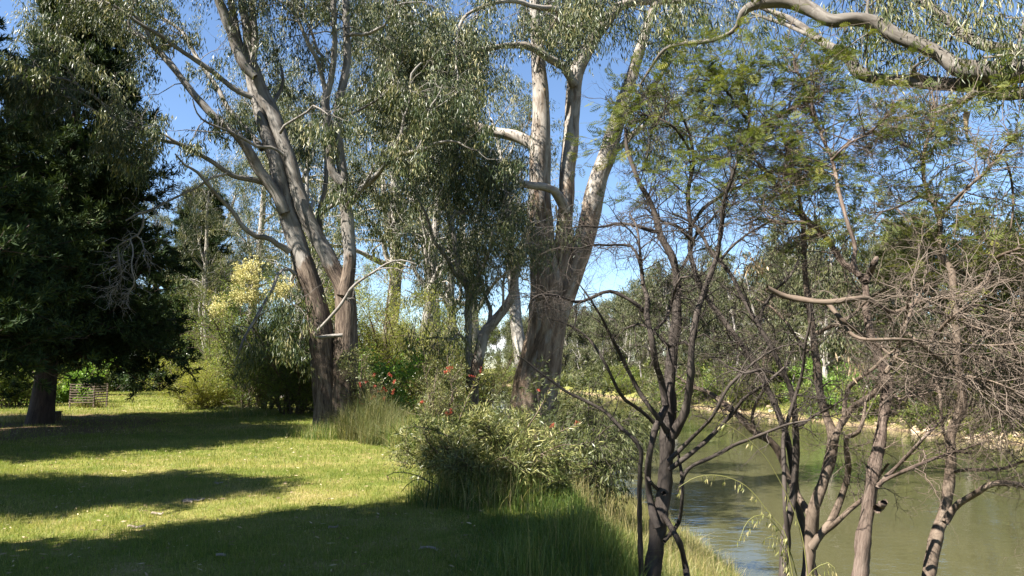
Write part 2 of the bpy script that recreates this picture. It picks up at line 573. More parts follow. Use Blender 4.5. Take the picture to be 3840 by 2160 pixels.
def flat_mat(name, stops, scale=6.0, rough=.8, bump=.004, stretch=(1, 1, 1)):
    m, nt, bs, out = mat(name)
    tc = N(nt, 'ShaderNodeTexCoord')
    mp = N(nt, 'ShaderNodeMapping')
    setin(mp, Scale=stretch)
    nt.links.new(tc.outputs['Object'], mp.inputs[0])
    n = N(nt, 'ShaderNodeTexNoise')
    setin(n, Scale=scale, Detail=6.0, Roughness=.62)
    nt.links.new(mp.outputs[0], n.inputs['Vector'])
    r = ramp(nt, stops)
    nt.links.new(n.outputs[0], r.inputs[0])
    nt.links.new(r.outputs[0], bs.inputs['Base Color'])
    setin(bs, Roughness=rough)
    bp = N(nt, 'ShaderNodeBump')
    setin(bp, Distance=bump, Strength=1.0)
    nt.links.new(n.outputs[0], bp.inputs['Height'])
    nt.links.new(bp.outputs[0], bs.inputs['Normal'])
    return m


M['old_wood'] = flat_mat('old wood', [(.3, (.05, .035, .025)), (.7, (.14, .10, .07))], 9, stretch=(1, 1, 8))
M['stake_wood'] = flat_mat('stake wood', [(.3, (.07, .048, .034)), (.7, (.13, .095, .07))], 9)
M['brick'] = flat_mat('red brick', [(.3, (.15, .05, .03)), (.55, (.27, .10, .06)), (.75, (.36, .18, .11))], 7)
M['rock'] = flat_mat('pale rock', [(.3, (.28, .20, .13)), (.55, (.46, .36, .25)), (.75, (.58, .48, .36))], 3, bump=.03)
M['litter'] = flat_mat('pale bark litter', [(.3, (.14, .105, .075)), (.7, (.30, .25, .19))], 12)
M['green_paint'] = flat_mat('dark green paint', [(.3, (.02, .07, .04)), (.7, (.03, .10, .055))], 5, rough=.5)


# ------------------------------------------------------------------ ground and water
Y_ = [-80, 0, 5, 8, 10, 15, 21, 25, 31, 60, 105, 150, 200, 260, 400, 900]
TOPX = [3, 1.7, .95, .8, .75, .6, .2, -.3, -1.0, -4.0, -9, -20, -48, -110, -330, -1100]
NEARX = [12, 8.6, 7.3, 6.2, 5.7, 4.9, 4.6, 3.8, 2.7, 0.2, -4.2, -14, -40, -100, -310, -1080]
FY_ = [-80, 0, 20, 48, 78, 136, 195, 240, 300, 420, 900]
FARX = [37, 34, 33, 28.5, 21.5, 11, -2, -42, -120, -320, -1060]
WATER = -2.8


def fbm(x, y, s, seed=0):
    r = np.random.default_rng(seed)
    o = 0
    for i in range(6):
        a = r.uniform(0, 6.28)
        k = s * (1.7 ** i)
        o = o + np.sin(x * k * math.cos(a) + y * k * math.sin(a) + r.uniform(0, 6.28)) / (1.5 ** i)
    return o / 3.0


def ground_z(x, y):
    x = np.asarray(x, float)
    y = np.asarray(y, float)
    t = np.interp(y, Y_, TOPX)
    n = np.interp(y, Y_, NEARX)
    f = np.interp(y, FY_, FARX)
    lawn = .035 * fbm(x, y, .35, 3) + .10 * np.clip((y - 20) / 60, 0, 1) + .018 * fbm(x, y, 2.1, 5)
    u = (x - t) / np.maximum(n - t, .1)
    uu = np.clip(u, 0, 1)
    near = lawn + (WATER - lawn) * (uu ** .62) + .06 * fbm(x, y, 1.3, 9) * (uu > .02) * (1 - uu)
    bed = WATER - np.clip((x - n) * .5, 0, 1.2)
    fb = WATER - np.clip((f - x) * .5, 0, 1.2)
    v = np.clip((x - f) / 7.0, 0, 1)
    far = WATER + 1.75 * v ** .8 + np.clip((x - f - 7) / 40, 0, 1) * 1.0 + .08 * fbm(x, y, .6, 12) * v
    z = np.where(x < n, near, np.where(x > f, far, np.maximum(np.minimum(bed, 0), np.minimum(fb, 0)) if False else np.maximum(bed, fb)))
    return z


def axis(lo, hi, fine_lo, fine_hi, step, g=1.13):
    a = list(np.arange(fine_lo, fine_hi, step))
    s, p = step, fine_hi
    while p < hi:
        a.append(p)
        s *= g
        p += s
    a.append(hi)
    s, p, b = step, fine_lo - step, []
    while p > lo:
        b.append(p)
        s *= g
        p -= s
    b.append(lo)
    return np.array(b[::-1] + a)


def sheet(xs, ys, zf):
    X, Y = np.meshgrid(xs, ys)
    Z = zf(X, Y)
    nx, ny = len(xs), len(ys)
    V = np.stack([X, Y, Z], -1).reshape(-1, 3)
    i = np.arange(ny - 1)[:, None] * nx + np.arange(nx - 1)[None, :]
    F = np.stack([i, i + 1, i + nx + 1, i + nx], -1).reshape(-1, 4)
    return V, F


def ground_mat():
    m, nt, bs, out = mat('meadow ground')
    geo = N(nt, 'ShaderNodeNewGeometry')
    sx = N(nt, 'ShaderNodeSeparateXYZ')
    nt.links.new(geo.outputs['Position'], sx.inputs[0])

    def noise(s, det=5, rg=.6):
        n = N(nt, 'ShaderNodeTexNoise')
        setin(n, Scale=s, Detail=float(det), Roughness=rg)
        nt.links.new(geo.outputs['Position'], n.inputs['Vector'])
        return n
    g = noise(1.4, 6, .68)
    gr = ramp(nt, [(.30, (.085, .115, .022)), (.43, (.13, .15, .034)), (.55, (.20, .19, .06)), (.68, (.29, .235, .11))])
    nt.links.new(g.outputs[0], gr.inputs[0])
    f = noise(45, 3)
    fr = ramp(nt, [(.3, (.45, .45, .45)), (.7, (1.35, 1.3, 1.2))])
    nt.links.new(f.outputs[0], fr.inputs[0])
    mu = N(nt, 'ShaderNodeMix', data_type='RGBA', blend_type='MULTIPLY')
    mu.inputs['Factor'].default_value = .8
    nt.links.new(gr.outputs[0], mu.inputs[6])
    nt.links.new(fr.outputs[0], mu.inputs[7])
    # brown needle litter under the pines
    d = N(nt, 'ShaderNodeVectorMath', operation='DISTANCE')
    nt.links.new(geo.outputs['Position'], d.inputs[0])
    d.inputs[1].default_value = (-16.0, 20.0, 0)
    dn = noise(.55, 5, .7)
    ma = N(nt, 'ShaderNodeMath', operation='MULTIPLY_ADD')
    nt.links.new(dn.outputs[0], ma.inputs[0])
    ma.inputs[1].default_value = -14.0
    nt.links.new(d.outputs['Value'], ma.inputs[2])
    mr = N(nt, 'ShaderNodeMapRange')
    setin(mr, From_Min=2.5, From_Max=-2.5)
    nt.links.new(ma.outputs[0], mr.inputs['Value'])
    lr = ramp(nt, [(.3, (.07, .045, .026)), (.55, (.15, .10, .06)), (.75, (.25, .18, .11))])
    nt.links.new(f.outputs[0], lr.inputs[0])
    m1 = N(nt, 'ShaderNodeMix', data_type='RGBA')
    nt.links.new(mr.outputs[0], m1.inputs['Factor'])
    nt.links.new(mu.outputs[2], m1.inputs[6])
    nt.links.new(lr.outputs[0], m1.inputs[7])
    # earth of the banks near and under the water
    ez = N(nt, 'ShaderNodeMapRange')
    setin(ez, From_Min=-2.4, From_Max=-2.75)
    nt.links.new(sx.outputs['Z'], ez.inputs['Value'])
    er = ramp(nt, [(.3, (.12, .085, .05)), (.7, (.27, .2, .125))])
    nt.links.new(g.outputs[0], er.inputs[0])
    m2 = N(nt, 'ShaderNodeMix', data_type='RGBA')
    nt.links.new(ez.outputs[0], m2.inputs['Factor'])
    nt.links.new(m1.outputs[2], m2.inputs[6])
    nt.links.new(er.outputs[0], m2.inputs[7])
    nt.links.new(m2.outputs[2], bs.inputs['Base Color'])
    setin(bs, Roughness=.95)
    bs.inputs['Specular IOR Level'].default_value = .1
    bp = N(nt, 'ShaderNodeBump')
    setin(bp, Distance=.03, Strength=1.0)
    nt.links.new(f.outputs[0], bp.inputs['Height'])
    nt.links.new(bp.outputs[0], bs.inputs['Normal'])
    return m


def water_mat():
    m, nt, bs, out = mat('river water')
    geo = N(nt, 'ShaderNodeNewGeometry')

    def noise(scale, s, det, rot=.35, dist=0.0):
        mp = N(nt, 'ShaderNodeMapping')
        setin(mp, Scale=scale, Rotation=(0, 0, rot))
        nt.links.new(geo.outputs['Position'], mp.inputs[0])
        n = N(nt, 'ShaderNodeTexNoise')
        setin(n, Scale=s, Detail=float(det), Roughness=.6, Distortion=dist)
        nt.links.new(mp.outputs[0], n.inputs['Vector'])
        return n
    c = noise((.25, .09, 1), 1, 4)
    r = ramp(nt, [(.3, (.042, .042, .019)), (.7, (.058, .055, .027))])
    nt.links.new(c.outputs[0], r.inputs[0])
    nt.links.new(r.outputs[0], bs.inputs['Base Color'])
    setin(bs, Roughness=.035, IOR=1.33)
    a = noise((.9, 1.9, 1), 2.2, 3, .5, .3)
    b = noise((.25, .55, 1), 1.0, 3, .2, .8)
    p = noise((.12, .2, 1), 1.0, 4, .4, 1.2)
    pr = ramp(nt, [(.38, (.12, .12, .12)), (.62, (1, 1, 1))])
    nt.links.new(p.outputs[0], pr.inputs[0])
    mu = N(nt, 'ShaderNodeMath', operation='MULTIPLY')
    nt.links.new(a.outputs[0], mu.inputs[0])
    nt.links.new(pr.outputs[0], mu.inputs[1])
    ad = N(nt, 'ShaderNodeMath', operation='MULTIPLY_ADD')
    nt.links.new(b.outputs[0], ad.inputs[0])
    ad.inputs[1].default_value = 1.6
    nt.links.new(mu.outputs[0], ad.inputs[2])
    bp = N(nt, 'ShaderNodeBump')
    setin(bp, Distance=.035, Strength=.32)
    nt.links.new(ad.outputs[0], bp.inputs['Height'])
    nt.links.new(bp.outputs[0], bs.inputs['Normal'])
    return m


xs = axis(-1500, 1500, -22, 34, .35)
ys = axis(-120, 2200, 2, 60, .35)
V, F = sheet(xs, ys, ground_z)
mb = MB()
mb.add(V, F)
gr_o = mb.build('ground', ground_mat(), smooth=True)
tag(gr_o, kind='structure')
V, F = sheet(axis(-1400, 400, 0, 40, 4), axis(-100, 1500, 0, 200, 8), lambda X, Y: X * 0 + WATER)
mb = MB()
mb.add(V, F)
tag(mb.build('river', water_mat()), kind='structure')


# ------------------------------------------------------------------ traced trees
def multi_limb(name, paths, material, parent, k=10, lump=.05, rough=None, label=None):
    """One part: a limb (list of (P, R) paths)."""
    mb = MB()
    for P, R in paths:
        rg = 0.0 if rough is None else rough(P)
        tubes(mb, P, R, k, rg, lump)
    o = mb.build(name, material, parent, smooth=True, bark=True)
    if label:
        o['label'] = label
    return o


def stack(paths, S=14):
    q = [resamp(P, R, S) for P, R in paths]
    return np.stack([a for a, _ in q]), np.stack([b for _, b in q])


def gum_spray(twig_mb, leaf_mb, paths, n2, L2, n3, L3, k, t0=.35, drop=.55, leafL=.12, leafW=.02, r2=.012, up=.1, n4=3, keep=None, S=14):
    P, R = stack(paths, S)
    p, T, r = along(P, R, n2, t0, 1.0)
    d = side(T, .5, 1.25) + np.array([0, 0, up])
    B = grow(p, d, L2 * rng.uniform(.5, 1.3, len(p)), 7, .22, (0, 0, -.03))
    R2 = taper(np.minimum(r * .55, r2 * rng.uniform(.7, 1.5, len(p))), 7, .3)
    tubes(twig_mb, B, R2, 4)
    p, T, r = along(B, R2, n3, .25, 1.0)
    d = side(T, .4, 1.2)
    B3 = grow(p, d, L3 * rng.uniform(.5, 1.3, len(p)), 5, .3, (0, 0, -.22))
    R3 = taper(np.minimum(r * .7, .006), 5, .4)
    tubes(twig_mb, B3, R3, 3)
    q, _, _ = along(B3, R3, n4, .4, 1.0)
    if keep is not None:
        q = q[keep(q)]
    gum_leaves(leaf_mb, q, k, drop, leafL, leafW)
    return B, B3


def project(p):
    dx, dy, dz = p[:, 0], p[:, 1], p[:, 2] - CAMH
    f = dy * cp + dz * sp
    u = -dy * sp + dz * cp
    return 1920 + FPX * dx / f, 1080 - FPX * u / f


# ---- the double gum left of the middle
D1 = 18.6
base = at(1258, 1622, D1)
base[2] = ground_z(base[0], base[1])
t = thing('gum_tree', base, 'big gum with two grey stems and rough brown base on the lawn edge', 'tree')
rough1 = lambda P: np.clip(1.02 - (P[:, 2] - 3.3) * .55, 0, .9)
mb = MB()
for pts, kk in (
    ([(1228, 1660, 128), (1226, 1560, 106), (1222, 1450, 98), (1210, 1330, 92), (1199, 1218, 88), (1182, 1117, 80), (1151, 1024, 78), (1114, 909, 72), (1083, 821, 66), (1062, 732, 62),
      (1045, 660, 60), (1034, 600, 58), (1008, 530, 54), (979, 442, 46), (955, 370, 38), (935, 290, 28), (905, 180, 22), (880, 60, 18), (860, -80, 14), (840, -260, 9)], 16),
    ([(1286, 1660, 122), (1288, 1560, 106), (1294, 1400, 96), (1299, 1218, 82), (1296, 1130, 76), (1284, 1064, 72), (1259, 1025, 66), (1224, 953, 62), (1175, 865, 60), (1136, 777, 56), (1109, 688, 54),
      (1087, 600, 52), (1060, 530, 54), (1030, 442, 56), (982, 353, 58), (950, 265, 52), (932, 190, 38), (926, 110, 35), (912, 30, 33), (900, -60, 30), (880, -220, 24), (850, -480, 12)], 16),
    ([(1290, 1110, 60), (1306, 1030, 54), (1312, 970, 50), (1309, 909, 50), (1302, 821, 48), (1292, 740, 46), (1284, 640, 38), (1268, 530, 36), (1266, 442, 35), (1273, 375, 34), (1290, 300, 31), (1302, 220, 30), (1300, 110, 29), (1297, 0, 28), (1300, -150, 22), (1290, -420, 10)], 12),
):
    P, R = trace(pts, D1, D1 + .5, wob=0)
    tubes(mb, P, R, kk, rough1(P), .035)
trunk1 = mb.build('trunk', M['gum_bark'], t, smooth=True, bark=True)
L1 = [
    # A1, upper left stem
    ([(1068, 800, 44), (1040, 735, 44), (1010, 690, 44), (972, 640, 42), (935, 570, 38), (895, 515, 34), (815, 447, 30), (765, 398, 28), (715, 338, 27), (661, 268, 25), (616, 214, 24), (571, 169, 22), (527, 139, 20), (492, 114, 16), (482, 84, 12), (488, 20, 9), (470, -80, 6)], D1, D1 - 1.2),
    ([(571, 169, 15), (547, 109, 14), (512, 65, 13), (447, 0, 11), (380, -80, 7)], D1 - .9, D1 - 1.4),
    ([(946, 365, 24), (894, 343, 22), (845, 308, 21), (790, 263, 20), (716, 214, 19), (656, 174, 17), (596, 129, 15), (542, 99, 14), (487, 65, 13), (432, 25, 12), (378, 5, 10), (298, 5, 8), (240, -30, 5)], D1, D1 - 2.2),
    ([(1064, 580, 13), (1056, 574, 13), (1030, 556, 12), (999, 550, 12), (968, 552, 12), (924, 526, 11), (866, 495, 10), (800, 470, 9), (755, 445, 8), (733, 412, 6), (722, 370, 4)], D1 - .3, D1 - 1.6),
    ([(985, 560, 26), (934, 497, 22), (885, 440, 21), (855, 407, 20), (820, 338, 18), (765, 258, 17), (720, 184, 16), (696, 134, 15), (651, 94, 13), (596, 60, 12), (547, 25, 10), (477, 5, 8)], D1 + .3, D1 + 1.6),
    ([(1085, 945, 26), (1074, 931, 24), (1047, 922, 22), (1021, 900, 21), (990, 889, 21), (959, 885, 20), (928, 865, 19), (902, 841, 19), (884, 808, 18), (853, 772, 16), (822, 741, 15), (790, 705, 14), (775, 686, 13), (735, 641, 11), (696, 621, 9), (656, 576, 6)], D1, D1 - 1.8),
    ([(1000, 690, 24), (981, 684, 23), (959, 676, 22), (910, 668, 21), (864, 655, 20), (795, 606, 18), (715, 561, 17), (661, 536, 16), (606, 526, 16), (541, 496, 15), (477, 462, 14), (427, 437, 13), (397, 412, 11), (368, 372, 10), (318, 343, 9), (288, 318, 8), (268, 283, 8), (253, 258, 6)], D1, D1 - 3.2),
    ([(430, 445, 10), (397, 432, 9), (368, 422, 9), (308, 387, 8), (258, 365, 7), (208, 355, 6), (150, 358, 5), (100, 345, 4)], D1 - 2.6, D1 - 3.4),
    ([(270, 305, 8), (228, 293, 8), (184, 290, 7), (159, 298, 6), (120, 270, 4)], D1 - 3.2, D1 - 3.6),
    ([(675, 540, 11), (640, 522, 10), (621, 507, 9), (561, 490, 7), (500, 470, 5)], D1 - 1.5, D1 - 2.2),
    ([(850, 653, 11), (805, 662, 10), (775, 676, 10), (745, 700, 9), (683, 729, 9), (592, 774, 8), (560, 790, 8), (524, 797, 7), (471, 828, 5)], D1 - .9, D1 - 2.2),
    ([(534, 795, 8), (539, 828, 8), (530, 860, 8), (512, 885, 8), (486, 896, 7), (458, 912, 7), (440, 926, 6), (446, 960, 6), (448, 980, 6), (455, 1048, 5), (430, 1080, 4), (395, 1100, 3)], D1 - 1.9, D1 - 2.3),
    ([(512, 885, 7), (530, 900, 6), (539, 930, 5), (545, 975, 3)], D1 - 2.0, D1 - 2.0),
    ([(486, 896, 6), (500, 940, 6), (492, 1000, 5), (505, 1060, 5), (475, 1110, 4), (450, 1150, 3)], D1 - 2.1, D1 - 2.3),
    ([(1108, 1030, 16), (1100, 1018, 15), (1085, 1010, 14), (1061, 1011, 13), (1045, 1025, 13), (1034, 1042, 13), (1030, 1068, 12), (1008, 1108, 12), (977, 1161, 12), (955, 1201, 11), (937, 1230, 10), (912, 1275, 9), (900, 1310, 7), (880, 1360, 5)], D1, D1 - 1.3),
    ([(958, 1195, 6), (985, 1175, 5), (1030, 1160, 5), (1090, 1150, 4), (1130, 1130, 3)], D1 - .9, D1 - 1.3),
    ([(1285, 1258, 16), (1264, 1257, 14), (1215, 1263, 13), (1180, 1267, 12), (1176, 1255, 11), (1198, 1232, 12), (1224, 1205, 12), (1264, 1161, 12), (1290, 1126, 12), (1321, 1077, 11), (1374, 1037, 10), (1418, 1011, 9), (1440, 993, 8), (1500, 975, 6), (1560, 990, 4)], D1 - .4, D1 - 1.0),
    ([(1418, 1011, 6), (1450, 1005, 5), (1490, 1008, 4), (1540, 1030, 3)], D1 - .9, D1 - 1.1),
    ([(1300, 770, 26), (1326, 750, 25), (1340, 725, 24), (1352, 710, 24), (1396, 675, 23), (1427, 640, 22), (1440, 620, 21), (1466, 596, 20), (1488, 581, 20), (1546, 570, 17), (1590, 561, 16), (1630, 539, 13), (1683, 530, 10), (1720, 535, 8), (1765, 560, 6), (1800, 565, 4)], D1 - .1, D1 - 1.2),
    ([(1462, 600, 15), (1470, 580, 14), (1484, 539, 13), (1506, 495, 12), (1515, 442, 12), (1533, 398, 11), (1541, 340, 10), (1541, 283, 9), (1563, 252, 8), (1580, 235, 5)], D1 - .6, D1 - .8),
    ([(1563, 566, 12), (1590, 512, 10), (1603, 464, 10), (1612, 406, 9), (1643, 362, 8), (1660, 318, 5)], D1 - .9, D1 - 1.2),
    ([(1350, 716, 12), (1385, 660, 10), (1400, 630, 9), (1440, 580, 8), (1460, 560, 6)], D1 - .3, D1 - .3),
    ([(1197, 900, 24), (1197, 845, 23), (1199, 790, 22), (1212, 745, 20), (1222, 680, 18), (1224, 600, 16), (1220, 540, 14), (1230, 480, 11), (1215, 420, 8)], D1 + .8, D1 + 1.4),
    ([(1205, 800, 15), (1235, 780, 15), (1264, 757, 15), (1290, 735, 14), (1325, 705, 12)], D1 + .8, D1 + .1),
    ([(1286, 690, 34), (1245, 640, 32), (1236, 530, 32), (1227, 442, 33), (1219, 375, 32), (1235, 330, 26), (1243, 285, 24), (1250, 240, 22), (1256, 150, 22), (1252, 60, 22), (1248, -40, 18), (1240, -260, 9)], D1, D1 - .4),
    ([(1222, 350, 20), (1208, 290, 18), (1190, 225, 17), (1171, 190, 16), (1150, 150, 15), (1125, 90, 13), (1108, 50, 12), (1075, 0, 9), (1040, -70, 5)], D1 - .1, D1 - .8),
    ([(1204, 270, 12), (1212, 215, 12), (1190, 190, 12), (1172, 130, 11), (1145, 70, 10), (1112, 0, 9), (1090, -90, 5)], D1, D1 + .5),
    ([(955, 290, 30), (920, 250, 40), (890, 190, 42), (872, 130, 41), (845, 60, 39), (820, 0, 37), (795, -80, 30), (750, -220, 18), (700, -400, 9)], D1 - .1, D1 - .8),
    ([(898, 190, 26), (880, 90, 25), (864, 0, 24), (850, -100, 18), (845, -250, 9)], D1 + .1, D1 + .6),
    ([(950, 240, 26), (956, 150, 28), (948, 60, 29), (943, 0, 28), (945, -120, 20), (960, -320, 10)], D1 + .2, D1 + .9),
    ([(1010, 410, 16), (1040, 360, 15), (1056, 330, 15), (1062, 290, 12), (1050, 240, 8)], D1 + .3, D1 + 1.3),
    ([(1050, 500, 12), (1068, 470, 11), (1110, 445, 10), (1160, 415, 9), (1180, 395, 7), (1230, 430, 5)], D1 - .3, D1 - .9),
    ([(1300, 135, 16), (1325, 128, 15), (1370, 130, 14), (1410, 112, 12), (1450, 90, 11), (1462, 50, 9), (1478, 22, 8), (1530, 10, 6), (1600, 8, 4)], D1 + .1, D1 - .4),
    ([(1270, 430, 14), (1320, 425, 12), (1380, 395, 11), (1440, 355, 8), (1490, 300, 5)], D1, D1 - .5),
]
paths1 = []
for pts, a, b in L1:
    pr = trace(pts, a, b, wob=.08)
    paths1.append(pr)
    multi_limb('limb', [pr], M['gum_bark'], t, k=8, lump=.05)
tw, lf = MB(), MB()
dead = {10, 11, 12, 13, 16, 17}
live = [p for i, p in enumerate(paths1) if i not in dead and i not in (5, 14)]
gum_spray(tw, lf, live, 7, 1.25, 3, .5, 34, t0=.42, drop=.55, leafL=.15, leafW=.028, n4=2)
# sprays on the far ends of the long left limbs
ends = [paths1[i] for i in (6, 7, 8, 2, 0, 4, 9)]
gum_spray(tw, lf, ends, 8, 1.0, 4, .45, 28, n4=2, t0=.66, drop=.5, leafL=.135, leafW=.023)
gum_spray(tw, lf, [paths1[14]], 5, .5, 4, .3, 9, t0=.62, drop=.7, leafL=.16, leafW=.026)
# upper crown above the frame
tops = [resamp(p[0][len(p[0]) // 2:], p[1][len(p[1]) // 2:], 14) for p in (paths1[24], paths1[27], paths1[28], paths1[29], paths1[25])]
gum_spray(tw, lf, tops, 16, 2.2, 6, .9, 14, t0=.2, drop=.7, leafL=.14, leafW=.024, r2=.03)
# dead twig tangle on the drooping left branches
for i, n2 in ((10, 26), (11, 34), (12, 8), (13, 16), (16, 5), (17, 8), (7, 10), (9, 8)):
    P, R = stack([paths1[i]])
    p, T, r = along(P, R, n2, .2, 1)
    B = grow(p, side(T, .4, 1.2) + np.array([0, 0, -.1]), rng.uniform(.25, .8, len(p)), 7, .35, (0, 0, -.04))
    R2 = taper(np.full(len(p), .009), 7, .35)
    tubes(tw, B, R2, 4)
    p, T, r = along(B, R2, 3, .3, 1)
    B = grow(p, side(T, .4, 1.2), rng.uniform(.12, .4, len(p)), 5, .4)
    tubes(tw, B, taper(np.full(len(p), .006), 5, .4), 3)
tw.build('twigs', M['gum_bark'], t, smooth=True, bark=True)
lf.build('foliage', M['gum_leaf'], t)
print('gum leaves', lf.n // 4)

# ---- the thick river gum right of the middle
D2 = 25.0
base = at(2010, 1600, D2)
base[2] = ground_z(base[0], base[1])
t = thing('gum_tree', base, 'thick old river gum with patchy bark and three stems at the water edge', 'tree')
rough2 = lambda P: np.clip(.78 - (P[:, 2] - 4.8) * .10, 0, .62) + .0
mb = MB()
for pts, kk in (
    ([(1992, 1660, 205), (2002, 1560, 184), (2015, 1440, 166), (2032, 1320, 154), (2048, 1240, 146), (2054, 1130, 138), (2050, 1042, 130), (2038, 960, 112), (2030, 909, 108), (2025, 821, 96), (2022, 732, 84), (2023, 688, 82),
      (2025, 600, 82), (2027, 530, 76), (2030, 442, 70), (2028, 353, 66), (2023, 287, 60), (2015, 200, 52), (2010, 100, 45), (2005, 0, 40), (2010, -140, 32), (1990, -330, 22), (2000, -520, 10)], 18),
    ([(2062, 1200, 84), (2092, 1100, 74), (2108, 1000, 76), (2112, 930, 66), (2119, 821, 60), (2125, 732, 60), (2127, 644, 62), (2141, 530, 60), (2145, 442, 57), (2150, 353, 60), (2158, 287, 62), (2174, 243, 58), (2200, 190, 54), (2236, 128, 50), (2267, 88, 47), (2290, 60, 42),
      (2320, 25, 40), (2380, 5, 40), (2430, 0, 39), (2540, -3, 38), (2640, -20, 32), (2760, -70, 24), (2850, -160, 14)], 14),
    ([(2062, 1260, 96), (2098, 1150, 92), (2140, 1050, 84), (2168, 970, 80), (2190, 900, 78), (2211, 821, 76), (2229, 732, 75), (2253, 644, 72), (2280, 574, 70), (2305, 486, 64), (2325, 420, 58), (2345, 360, 50), (2362, 309, 46), (2388, 221, 42), (2403, 177, 40), (2425, 110, 37), (2445, 50, 35), (2460, 0, 34), (2490, -120, 28), (2540, -320, 14)], 14),
):
    P, R = trace(pts, D2, D2 + (.0 if kk == 18 else .5 if kk == 14 else 0), wob=0)
    tubes(mb, P, R, kk, rough2(P), .028)
mb.build('trunk', M['river_bark'], t, smooth=True, bark=True)
L2 = [
    ([(2152, 320, 40), (2138, 291, 36), (2112, 247, 34), (2077, 230, 32), (2046, 212, 31), (2010, 185, 29), (1966, 170, 27), (1926, 170, 25), (1886, 172, 23), (1824, 185, 20), (1753, 194, 18), (1718, 203, 17), (1665, 208, 15), (1630, 194, 14), (1590, 168, 13), (1568, 137, 12), (1537, 93, 11), (1524, 49, 10), (1506, 22, 9), (1480, 0, 8), (1440, -50, 5)], D2, D2 - 4),
    ([(1725, 204, 14), (1690, 220, 14), (1647, 230, 13), (1620, 243, 12), (1599, 254, 12), (1577, 247, 11), (1555, 244, 10), (1537, 254, 8), (1520, 300, 5)], D2 - 2.6, D2 - 3.4),
    ([(2275, 60, 38), (2253, 66, 34), (2209, 88, 30), (2156, 106, 28), (2130, 110, 27), (2110, 92, 26), (2100, 72, 25), (2090, 35, 24), (2046, 31, 22), (1988, 22, 20), (1939, 4, 18), (1864, 9, 16), (1798, 31, 14), (1753, 53, 13), (1727, 88, 12), (1716, 133, 11), (1714, 177, 10), (1711, 216, 9), (1711, 260, 8), (1718, 300, 7), (1709, 345, 6), (1691, 384, 5), (1638, 402, 3)], D2 - .2, D2 - 5),
    ([(2120, 790, 40), (2105, 760, 38), (2094, 738, 36), (2077, 715, 34), (2032, 699, 31), (1985, 695, 28), (1945, 684, 24), (1886, 648, 22), (1842, 634, 20), (1797, 631, 18), (1767, 604, 15), (1745, 560, 11), (1740, 520, 6)], D2 - .3, D2 - 3.0),
    ([(2025, 570, 48), (1992, 539, 45), (1930, 510, 44), (1842, 492, 42), (1775, 473, 39), (1709, 455, 35), (1647, 444, 30), (1577, 440, 26), (1510, 435, 22), (1466, 428, 19), (1427, 411, 15), (1390, 395, 11), (1330, 370, 6)], D2 + .2, D2 + 2.5),
    ([(1785, 478, 26), (1775, 450, 24), (1767, 398, 22), (1762, 362, 20), (1750, 300, 16), (1735, 220, 12), (1720, 120, 7)], D2 + 1.2, D2 + 1.9),
    ([(2330, 430, 30), (2360, 420, 26), (2400, 380, 22), (2425, 340, 20), (2460, 310, 16), (2500, 250, 12), (2540, 210, 7)], D2 + .4, D2 + 1.4),
    ([(2300, 570, 26), (2340, 540, 24), (2375, 500, 22), (2420, 470, 18), (2470, 440, 12), (2520, 420, 6)], D2 + .4, D2 - .6),
    ([(2165, 290, 22), (2140, 240, 20), (2128, 180, 18), (2125, 110, 16), (2118, 40, 13), (2105, -40, 8)], D2 + .5, D2 + 1.2),
    ([(2010, 270, 18), (2030, 175, 14), (2060, 115, 12), (2085, 70, 9), (2100, 30, 5)], D2 - .5, D2 - 1.0),
]
paths2 = []
for pts, a, b in L2:
    pr = trace(pts, a, b, wob=.1)
    paths2.append(pr)
    multi_limb('limb', [pr], M['river_bark'] if len(paths2) != 2 else M['gum_bark'], t, k=10, lump=.05)
# hanging bark ribbons
for (px, py, ln) in ((2100, 800, .9), (2108, 830, 1.1), (2090, 860, .8), (2085, 770, .7), (2118, 880, 1.0), (2070, 930, .9), (2105, 900, 1.3), (1990, 420, .8), (2050, 380, .6), (2040, 330, .7), (2150, 860, .8)):
    p0 = at(px, py, D2 - .48)
    S = 6
    P = grow(p0[None], np.array([[.05, -.05, -1.0]]), ln, S, .12)
    wv = .035 * np.linspace(1, .2, S)
    Vv = np.stack([P[0] + np.array([1, .2, 0]) * wv[:, None], P[0] - np.array([1, .2, 0]) * wv[:, None]], 1).reshape(-1, 3)
    i = np.arange(S - 1) * 2
    mb = MB()
    mb.add(Vv, np.stack([i, i + 1, i + 3, i + 2], -1), tone=rng.uniform(0, .7, S - 1))
    mb.build('loose_bark', M['dead_leaf'], t)
tw, lf = MB(), MB()
gum_spray(tw, lf, paths2, 14, 1.5, 5, .8, 22, t0=.28, drop=.9, leafL=.18, leafW=.034, n4=2)
gum_spray(tw, lf, [paths2[i] for i in (0, 1, 2, 3, 4, 5, 8)], 26, 1.4, 5, .8, 22, t0=.38, drop=1.3, leafL=.18, leafW=.034, n4=2)
stems = [trace([(2010, 120), (2005, 0), (2010, -140), (1990, -330), (2000, -520)], D2, D2, 40, 10), trace([(2390, 4), (2540, -3), (2640, -20), (2760, -70), (2850, -160)], D2, D2 - 1.5, 38, 10), trace([(2395, 200), (2425, 110), (2460, 0), (2490, -120), (2540, -320)], D2 + .5, D2 + .8, 40, 12)]
gum_spray(tw, lf, stems, 30, 2.2, 6, .9, 14, t0=.05, drop=1.1, leafL=.17, leafW=.028, r2=.03)
tw.build('twigs', M['gum_bark'], t, smooth=True, bark=True)
lf.build('foliage', M['gum_leaf'], t)
print('river gum leaves', lf.n // 4)

